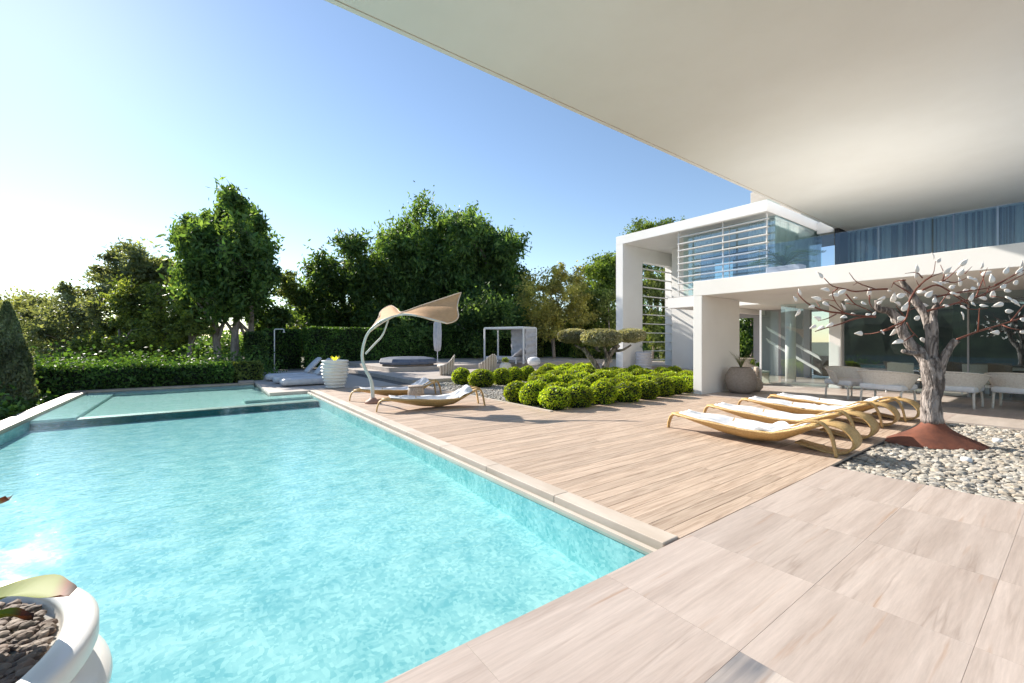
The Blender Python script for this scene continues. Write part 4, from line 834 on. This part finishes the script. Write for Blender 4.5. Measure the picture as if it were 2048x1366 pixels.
# porcelain leaf: thick pointed petal
def petal():
    mb = MB()
    def f(u, v): w_ = .105*(u+.01)**.5*(1.001-u)**1.1; k = 2*v-1; return (w_*k, .155*u, .007*(1-k*k)+.012*math.sin(u*4))
    mb.grid(f, 10, 4, .004); me = bpy.data.meshes.new('porcelain_leaf'); me.from_pydata([tuple(p) for p in mb.v], [], mb.f); me.materials.append(MAT['porcelain']); me.polygons.foreach_set('use_smooth', [True]*len(me.polygons)); return me
pm = petal()
LV = [(1641, 552, 120, 1.1), (1599, 587, 100, 1), (1591, 600, 130, .9), (1636, 598, 160, 1.2), (1650, 608, -20, 1.2), (1625, 613, 190, .9), (1597, 624, 235, 1.1), (1637, 637, 160, 1), (1628, 653, 205, .9), (1644, 655, 205, .9), (1662, 649, 210, .9),
      (1653, 580, 170, 1.2), (1672, 590, 180, 1.2), (1682, 585, 30, 1.1), (1688, 616, 110, 1), (1693, 601, 10, .7), (1726, 607, -10, 1), (1738, 587, 95, 1.1), (1766, 596, 200, .9), (1689, 634, 190, 1), (1705, 628, 0, .7), (1735, 629, 10, .6), (1748, 628, 50, .7), (1778, 582, 0, .6),
      (1720, 667, 180, 1.2), (1764, 663, 300, .7), (1786, 598, 90, 1.3), (1800, 592, 20, 1.3), (1786, 641, 100, 1.2), (1800, 637, 10, 1.2), (1833, 637, 30, 1.1), (1790, 662, 235, 1.2), (1799, 683, 200, 1.2), (1845, 680, -50, 1.1), (1797, 608, 160, 1.1), (1808, 616, 60, 1.3), (1847, 611, 0, 1.2),
      (1831, 550, 90, 1.4), (1833, 540, 90, 1.1), (1842, 585, 0, 1.4), (1856, 590, 40, 1.3), (1866, 514, 120, 1), (1876, 522, 40, 1), (1892, 543, 45, 1.2), (1886, 566, 170, 1), (1893, 564, 10, .9), (1878, 568, 150, 1.1), (1920, 547, 60, 1.2), (1925, 527, 45, 1.2), (1919, 567, 100, 1.2), (1903, 575, 30, 1.1),
      (1905, 587, 0, .9), (1913, 588, -10, 1), (1896, 595, 170, .9), (1940, 557, -20, 1.2), (1950, 560, -20, 1.1), (1970, 548, 30, 1.2), (1983, 560, 90, 1.2), (1963, 533, 90, 1), (2011, 543, 50, 1.3), (2037, 545, 50, 1.5), (2041, 533, 90, 1.3), (2005, 574, 30, 1.1), (2030, 566, 30, 1.2), (2013, 582, 0, 1.1),
      (1941, 596, 50, 1.3), (1984, 590, 60, 1.4), (1968, 597, 170, 1), (2017, 598, -45, 1.4), (2028, 604, -45, 1.3), (1999, 609, 200, 1.2), (1924, 629, -70, 1.1), (2016, 623, 5, 1.2), (1945, 608, -20, 1), (1965, 612, 0, 1), (1993, 665, 180, 1.3), (2045, 640, 10, 1.2), (2044, 664, 0, 1), (1890, 612, 0, .8), (1925, 614, -30, .8), (1930, 582, 20, 1), (1945, 577, 0, .9), (1895, 551, 10, .8), (1956, 570, 60, .8), (1868, 602, 60, 1), (1758, 606, 40, .8), (1710, 596, 10, .6)]
for i, (x, y, a, s) in enumerate(LV):
    o = link(bpy.data.objects.new('porcelain_leaf', pm)); o.parent = tr_; dd = TD+.3*math.sin(i*2.3); th = R(a)
    dirv = Vector((RT[0], RT[1], 0))*math.cos(th)+Vector((0, 0, 1))*math.sin(th)+Vector((FW[0], FW[1], 0))*random.uniform(-.35, .35); dirv.normalize()
    nrm = (Vector((-FW[0], -FW[1], 0))+Vector((0, 0, 1))*random.uniform(-.1, .9)+Vector((RT[0], RT[1], 0))*random.uniform(-.5, .5)); nrm = (nrm-dirv*nrm.dot(dirv)).normalized(); sd = dirv.cross(nrm)
    s *= .74; mt = Matrix((sd, dirv, nrm)).transposed().to_4x4(); o.rotation_euler = mt.to_euler(); o.scale = (s, s, s); o.location = Vector(P(x, y, dd))-dirv*.05*s-origin(tr_)
# two pale lamps among the river stones
for px, py, lab in ((1933, 915, 'small white ground light among the river stones in front of the steel skirt'), (1995, 877, 'small white ground light among the river stones towards the house')):
    d = 850*1.47/(py-683); q = G(px, d, -.03); o = thing('ground_light', lab, 'light', q, 'ground lights in the river stones'); MB().lathe([(.05, 0), (.055, .03), (.05, .055), (.02, .06)], 16, q).build('housing', MAT['towel'], o, smooth=True); MB().lathe([(.03, .055), (.028, .066)], 12, q).build('lens', MAT['metal_white'], o)

# ---- boxwood balls (a few shared meshes, each bush a thing)
def ballmesh(k):
    n = 2600; d = rng.normal(size=(n, 3)); d /= np.linalg.norm(d, axis=1)[:, None]; d[:, 2] = np.maximum(d[:, 2], -.78*rng.random(n))
    r = 1+rng.normal(0, .035, (n, 1))+.05*np.sin(d[:, :1]*6+k)*np.cos(d[:, 1:2]*5+k); me = leafmesh('foliage', d*r, .085, 1.7, .3); me.materials.append(MAT['box']); return me
bms = [ballmesh(k) for k in range(4)]
import bmesh
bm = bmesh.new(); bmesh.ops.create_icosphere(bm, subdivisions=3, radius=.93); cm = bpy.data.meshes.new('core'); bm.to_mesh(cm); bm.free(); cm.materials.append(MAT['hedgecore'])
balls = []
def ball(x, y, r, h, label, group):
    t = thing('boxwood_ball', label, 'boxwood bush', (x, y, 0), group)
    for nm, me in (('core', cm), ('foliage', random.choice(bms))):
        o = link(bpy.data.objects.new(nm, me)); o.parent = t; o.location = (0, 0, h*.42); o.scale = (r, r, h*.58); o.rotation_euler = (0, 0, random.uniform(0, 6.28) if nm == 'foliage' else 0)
    balls.append((x, y, r))
FR = [(1035, 10.65, .33), (1065, 10.1, .30), (1111, 9.62, .37), (1156, 9.85, .35), (1205, 10.35, .34), (1253, 10.7, .35), (1291, 11.2, .34), (1322, 11.75, .33), (1348, 12.3, .33), (1372, 12.8, .32)]
names = ['leftmost', 'second', 'third, frontmost', 'fourth', 'fifth', 'sixth', 'seventh', 'eighth', 'ninth', 'last']
for i, (px, d, r) in enumerate(FR): q = G(px, d); ball(q[0], q[1], r, .50+.03*math.sin(i*2), names[i]+' clipped boxwood ball of the front row along the deck', 'boxwood balls of the front row')
for i, (px, d, r) in enumerate([(923, 15.1, .33), (963, 14.3, .45), (1004, 15.0, .34), (1028, 15.5, .33), (1055, 16.3, .32)]):
    q = G(px, d); ball(q[0], q[1], r, .56, ['smallest dark boxwood ball at the left end beside the gravel', 'largest boxwood ball beside the garden gravel behind the wicker lounger', 'boxwood ball right of the largest one on the gravel', 'boxwood ball fourth from the left behind the gravel', 'boxwood ball farthest right of the row behind the gravel'][i], 'boxwood balls behind the gravel')
random.seed(5); bx_, by_ = G(1205, 17.2)[:2]
y = 7.35; row = 0; ORD = 'zeroth first second third fourth fifth sixth seventh eighth ninth tenth eleventh twelfth thirteenth fourteenth'.split()
while y < 13.6:
    x = 6.3+(.36 if row % 2 else 0); inrow = 0
    while x < 14.0:
        xx, yy = x+random.uniform(-.12, .12), y+random.uniform(-.12, .12); r = random.uniform(.31, .41)
        ok = yy < xx+1.75 and all((xx-a)**2+(yy-b)**2 > (.62*(r+c)/.74*1.02)**2*.9 for a, b, c in balls) and (xx-bx_)**2+(yy-by_)**2 > .5
        if ok: inrow += 1; ball(xx, yy, r, random.uniform(.47, .62), ORD[inrow]+' boxwood bush from the gravel side in the '+ORD[row+1]+' row behind the front row', 'massed boxwood balls')
        x += .72
    y += .62; row += 1
# dark shrubs round the trunks of the cloud tree
# ---- cloud-pruned olive
q = Vector((bx_, by_, 0)); t = thing('cloud_pruned_olive', 'cloud pruned olive tree with flat grey green pads over the boxwoods', 'tree', q)
mb = MB()
for pts, r in (([G(1207, 17.2), P(1212, 728, 17.2), P(1222, 705, 17.2), P(1238, 690, 17.2)], .16), ([G(1203, 17.2), P(1190, 728, 17.3), P(1178, 712, 17.3), P(1166, 695, 17.3)], .14), ([P(1214, 722, 17.2), P(1212, 705, 17.1), P(1206, 690, 17.1)], .09), ([P(1226, 702, 17.2), P(1245, 700, 17.0), P(1262, 690, 16.8)], .07), ([P(1180, 714, 17.3), P(1166, 700, 17.4), P(1150, 690, 17.5)], .07)):
    pp = smoothpath(pts, 5); n = len(pp); mb.tube(pp, [r*(1-.5*i/(n-1)) for i in range(n)], 8, wob=.1)
mb.build('trunk', MAT['oldwood'], t, smooth=True)
for k, (px, py, d, rx, rz) in enumerate(((1147, 672, 17.5, .66, .27), (1203, 675, 16.7, .84, .32), (1262, 671, 17.4, .60, .26))):
    c = Vector(P(px, py, d)); nleaf = 9000; dd_ = rng.normal(size=(nleaf, 3)); dd_ /= np.linalg.norm(dd_, axis=1)[:, None]; dd_ = np.sign(dd_)*np.abs(dd_)**np.array([1, 1, .75]); rr = .9+.14*rng.random((nleaf, 1))
    me = leafmesh('foliage_pad', dd_*rr*np.array([rx, rx*.9, rz])+np.array(c-q), .05, 2.2, .4); me.materials.append(MAT['bonsai']); o = link(bpy.data.objects.new('foliage_pad', me)); o.parent = t
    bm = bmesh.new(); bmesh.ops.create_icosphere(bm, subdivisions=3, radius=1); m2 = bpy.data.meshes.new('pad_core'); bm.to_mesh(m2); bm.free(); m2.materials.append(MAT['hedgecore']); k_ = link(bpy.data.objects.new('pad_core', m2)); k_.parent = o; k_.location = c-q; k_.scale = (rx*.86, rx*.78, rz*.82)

# ---- hedges
hedge('clipped_hedge', 'long tall clipped hedge behind the hot tub and cabana', (5.0, 21.5, 26.3, 27.4, 0, 2.28), MAT['hedge'], 420, .085)
hedge('clipped_hedge', 'dark hedge set back behind the shower pole', (3.1, 5.0, 28.3, 29.2, -.6, 2.2), MAT['hedge'], 300, .085)
hedge('clipped_hedge', 'narrow green clipped hedge panel left of the shower pole', (2.05, 3.0, 26.2, 26.9, -.6, 1.95), MAT['darkleaf'], 500, .08)
hedge('clipped_hedge', 'low clipped hedge along the far edge of the pool', (-4.6, 1.0, 18.7, 19.7, -1.4, .68), MAT['hedge'], 600, .07)
hedge('clipped_hedge', 'low loose hedge running along the left outer edge of the pool', (-4.6, -3.45, 9.5, 18.6, -1.4, -.12), MAT['hedge'], 400, .07)
hedge('rounded_shrub', 'small yellowish shrub between the low hedge and the daybed platform', (1.02, 2.0, 19.1, 19.9, -.2, .66), MAT['midleaf'], 600, .07, 'shrub')
hedge('clipped_hedge', 'sunlit end of tall hedge beside the cloud pruned tree', (19.2, 20.6, 24.0, 25.0, 0, 2.3), MAT['midleaf'], 420, .085)  # leaves in a lighter colour, painting in sunlight on this end

# ---- trees
random.seed(21)
T = tree
LB = crown_env(335, 572, 388, 622, 24, 56, 'egg', lr=.25)
T('big_cypress', 'tall dark bushy conifer with two pale trunks above the low hedge', 'tree', G(455, 24, -.8), LB, MAT['darkleaf'], MAT['bark'], .17, 30, (.24, .5), stems=[(-.3, 0), (.45, -.3), (.8, .1)], limbs=18, up=.6, elong=2.8)
T('low_conifer', 'dark low conifer skirt behind the two pale trunks', 'tree', G(520, 26.5, -.5), crown_env(490, 590, 610, 720, 26.5, 14, 'round', lr=.4), MAT['darkleaf'], MAT['bark'], .17, 26, limbs=4)
T('feathery_tree', 'grey green feathery tree left of the tall conifer against the sky', 'tree', G(270, 30, -1.4), crown_env(170, 385, 490, 640, 30, 26, 'round', lr=.26), MAT['greyleaf'], MAT['bark'], .16, 17, (.2, .4), elong=2.6, limbs=14)
T('yellow_green_tree', 'yellow green leafy tree in front of the feathery tree', 'tree', G(330, 26, -1.2), crown_env(215, 400, 545, 700, 26, 24, 'round', lr=.3), MAT['midleaf'], MAT['bark_red'], .15, 19, (.16, .4), limbs=12)
T('laurel_tree', 'glossy dark green leafy tree over the middle of the low hedge', 'tree', G(240, 24.5, -1.2), crown_env(150, 330, 620, 730, 24.5, 20, 'round', lr=.3), MAT['midleaf'], MAT['bark'], .15, 18, limbs=8)
T('olive_tree', 'grey green olive behind the left end of the low hedge', 'tree', G(140, 28, -1.4), crown_env(45, 245, 560, 720, 28, 24, 'round', lr=.28), MAT['greyleaf'], MAT['bark'], .15, 16, limbs=12)
T('sparse_tree', 'sparse pale tree at the left edge with light showing through', 'tree', G(40, 33, -1.6), crown_env(-60, 130, 585, 720, 33, 20, 'round', lr=.28), MAT['olive'], MAT['bark'], .15, 11, limbs=12)
T('bushy_tree', 'leafy green bush tree between the tall conifer and the low hedge', 'tree', G(400, 24, -1.0), crown_env(325, 412, 610, 725, 23.5, 12, 'round', lr=.35), MAT['midleaf'], MAT['bark'], .15, 20, limbs=5)
q = G(14, 11.4, -1.4); cc_ = thing('columnar_conifer', 'narrow blue green columnar conifer at the left end of the low hedge', 'tree', q)
n = 26000; hh = rng.random(n)**.9; an = rng.random(n)*6.283; rad = .50*np.clip(1.05-hh**2.6, 0, 1)*np.clip(.55+hh*2.2, 0, 1)*(1+.10*np.sin(an*5+hh*21)+.07*np.sin(an*9-hh*33))*(.62+.42*rng.random(n)**.5)
me = leafmesh('crown', np.stack([rad*np.cos(an), rad*np.sin(an), .1+hh*3.85], 1), .045, 2.6, 1.6); me.materials.append(MAT['greyleaf']); o = link(bpy.data.objects.new('crown', me)); o.parent = cc_
MB().tube([q, (q[0], q[1], q[2]+3.4)], [.09, .02], 8).build('trunk', MAT['bark'], cc_, smooth=True)
T('young_tree', 'light yellow green young tree between the two dark masses', 'tree', G(580, 33, -.2), crown_env(545, 625, 520, 700, 33, 14, 'column', lr=.5), MAT['midleaf'], MAT['bark'], .16, 16, (.1, .3), limbs=8)
T('dark_conifer', 'broad dark conifer at the left of the great dark tree mass', 'tree', G(690, 36, -.2), crown_env(580, 800, 495, 690, 36, 44, 'round', lr=.27, tilt=30), MAT['darkleaf'], MAT['bark'], .20, 15, (.3, .5), up=.6, elong=2.8, limbs=16)
T('dark_conifer', 'tallest dark conifer rising behind the sail sunshade', 'tree', G(850, 37, -.2), crown_env(735, 930, 418, 690, 37, 64, 'round', lr=.27), MAT['darkleaf'], MAT['bark'], .20, 17, (.32, .5), up=.9, elong=2.8, limbs=16)
T('dark_conifer', 'dark conifer at the right of the great tree mass, above the cabana', 'tree', G(980, 36, -.2), crown_env(890, 1085, 440, 690, 36, 64, 'round', lr=.27, tilt=-40), MAT['darkleaf'], MAT['bark'], .20, 17, (.32, .5), up=.9, elong=2.8, limbs=16)
T('dark_conifer', 'middle dark conifer of the great mass, straight above the closed parasol', 'tree', G(910, 39, -.2), crown_env(810, 1010, 412, 690, 39, 56, 'round', lr=.27), MAT['darkleaf'], MAT['bark'], .20, 17, (.32, .5), up=.9, elong=2.8, limbs=10)
T('bush_mass', 'dark undergrowth tree between hedge and great conifers', 'tree', G(930, 31, -.2), crown_env(800, 1080, 590, 680, 31, 22, 'round', lr=.25), MAT['darkleaf'], MAT['bark'], .17, 17, limbs=5)
T('golden_tree', 'olive yellow tree with a leaning bare trunk right of the dark conifers', 'tree', G(1110, 30, -.2), crown_env(1040, 1185, 528, 668, 30, 36, 'round', lr=.33), MAT['yellowleaf'], MAT['bark'], .13, 26, (.13, .3), limbs=10)
T('holm_oak', 'small green tree below the stone pine and left of the frame', 'tree', G(1190, 31, -.2), crown_env(1125, 1250, 575, 715, 31, 26, 'round', lr=.36), MAT['midleaf'], MAT['bark'], .15, 18, limbs=5)
T('stone_pine', 'umbrella shaped stone pine just left of the white frame', 'tree', G(1215, 38, -.2), crown_env(1140, 1275, 512, 600, 38, 32, 'umbrella', lr=.33), MAT['pine'], MAT['bark_red'], .16, 20, (.25, .4), limbs=12)
T('stone_pine', 'umbrella shaped stone pine rising over the villa roof', 'tree', G(1330, 44, -.2), crown_env(1256, 1410, 440, 500, 44, 30, 'umbrella', lr=.26), MAT['pine'], MAT['bark_red'], .16, 22, (.3, .4), limbs=12)
T('slender_cypress', 'slender dark cypress against the edge of the white frame', 'tree', G(1219, 29, -.2), crown_env(1206, 1232, 575, 725, 29, 9, 'column', lr=.9), MAT['cypress'], MAT['bark'], .12, 40, (.08, .2), up=1, limbs=2)
for (a, b_, y0, lab) in ((1285, 1322, 535, 'left cypress seen through the slatted opening'), (1318, 1358, 520, 'right cypress seen through the slatted opening')):
    T('slender_cypress', lab, 'tree', G((a+b_)/2, 33, -.2), crown_env(a, b_, y0, 720, 33, 14, 'column', lr=.7), MAT['cypress'], MAT['bark'], .14, 34, (.1, .2), up=1.2, limbs=2, group='cypresses behind the slatted opening')
T('dark_tree', 'dark tree filling the passage view behind the blade wall', 'tree', G(1500, 40, -.2), crown_env(1440, 1580, 560, 740, 40, 16, 'round', lr=.4), MAT['darkleaf'], MAT['bark'], .2, 12, limbs=3)
T('dark_tree', 'dark tree behind the cypresses in the slatted opening', 'tree', G(1320, 42, -.2), crown_env(1240, 1400, 480, 720, 42, 24, 'round', lr=.35), MAT['darkleaf'], MAT['bark'], .2, 12, limbs=4)
hedge('clipped_hedge', 'dark hedge seen low through the slatted opening', (19, 30, 26.5, 27.5, -.2, 2.2), MAT['hedge'], 200, .1)

def thicket(n, x0, x1, y0, y1, zb, zt, mat, label):
    c = []
    for i in range(n):
        c.append((random.uniform(x0, x1), random.uniform(y0, y1), random.uniform(zb, zt)))
    pts = np.concatenate([np.array(p)+rng.normal(size=(260, 3))*.38 for p in c]); me = leafmesh('undergrowth', pts, .075, 1.7); me.materials.append(MAT[mat])
    o = tag(link(bpy.data.objects.new('undergrowth', me)), kind='stuff'); o['label'] = label
thicket(260, -11, 2.5, 20.8, 24.5, -1.2, .45, 'hedge', 'tangled undergrowth behind the low hedge')
thicket(110, -4.9, -3.7, 8.5, 18, -1.3, -.4, 'hedge', 'ground cover below the pool edge')
thicket(120, 20, 33, 28.5, 31, -.2, 2.0, 'darkleaf', 'shrubs behind the long hedge')

# far woodland closing the horizon
pts = []
for i in range(620):
    px = random.uniform(-260, 1560); d = random.uniform(46, 56); q = G(px, d); h = random.uniform(0, 3.2)+1.2*math.sin(px*.011)
    pts.append(np.array((q[0], q[1], -.5+max(0, h)))+rng.normal(size=(170, 3))*np.array((1.0, 1.0, .8)))
me = leafmesh('far_woodland', np.concatenate(pts), .26, 1.6); me.materials.append(MAT['darkleaf']); o = tag(link(bpy.data.objects.new('far_woodland', me)), kind='stuff'); o['label'] = 'far woodland closing the view behind the garden trees'
hedge('clipped_hedge', 'green clipped hedge between the cabana and the white frame', (21.6, 27.0, 25.0, 26.0, 0, 2.25), MAT['hedge'], 380, .085)
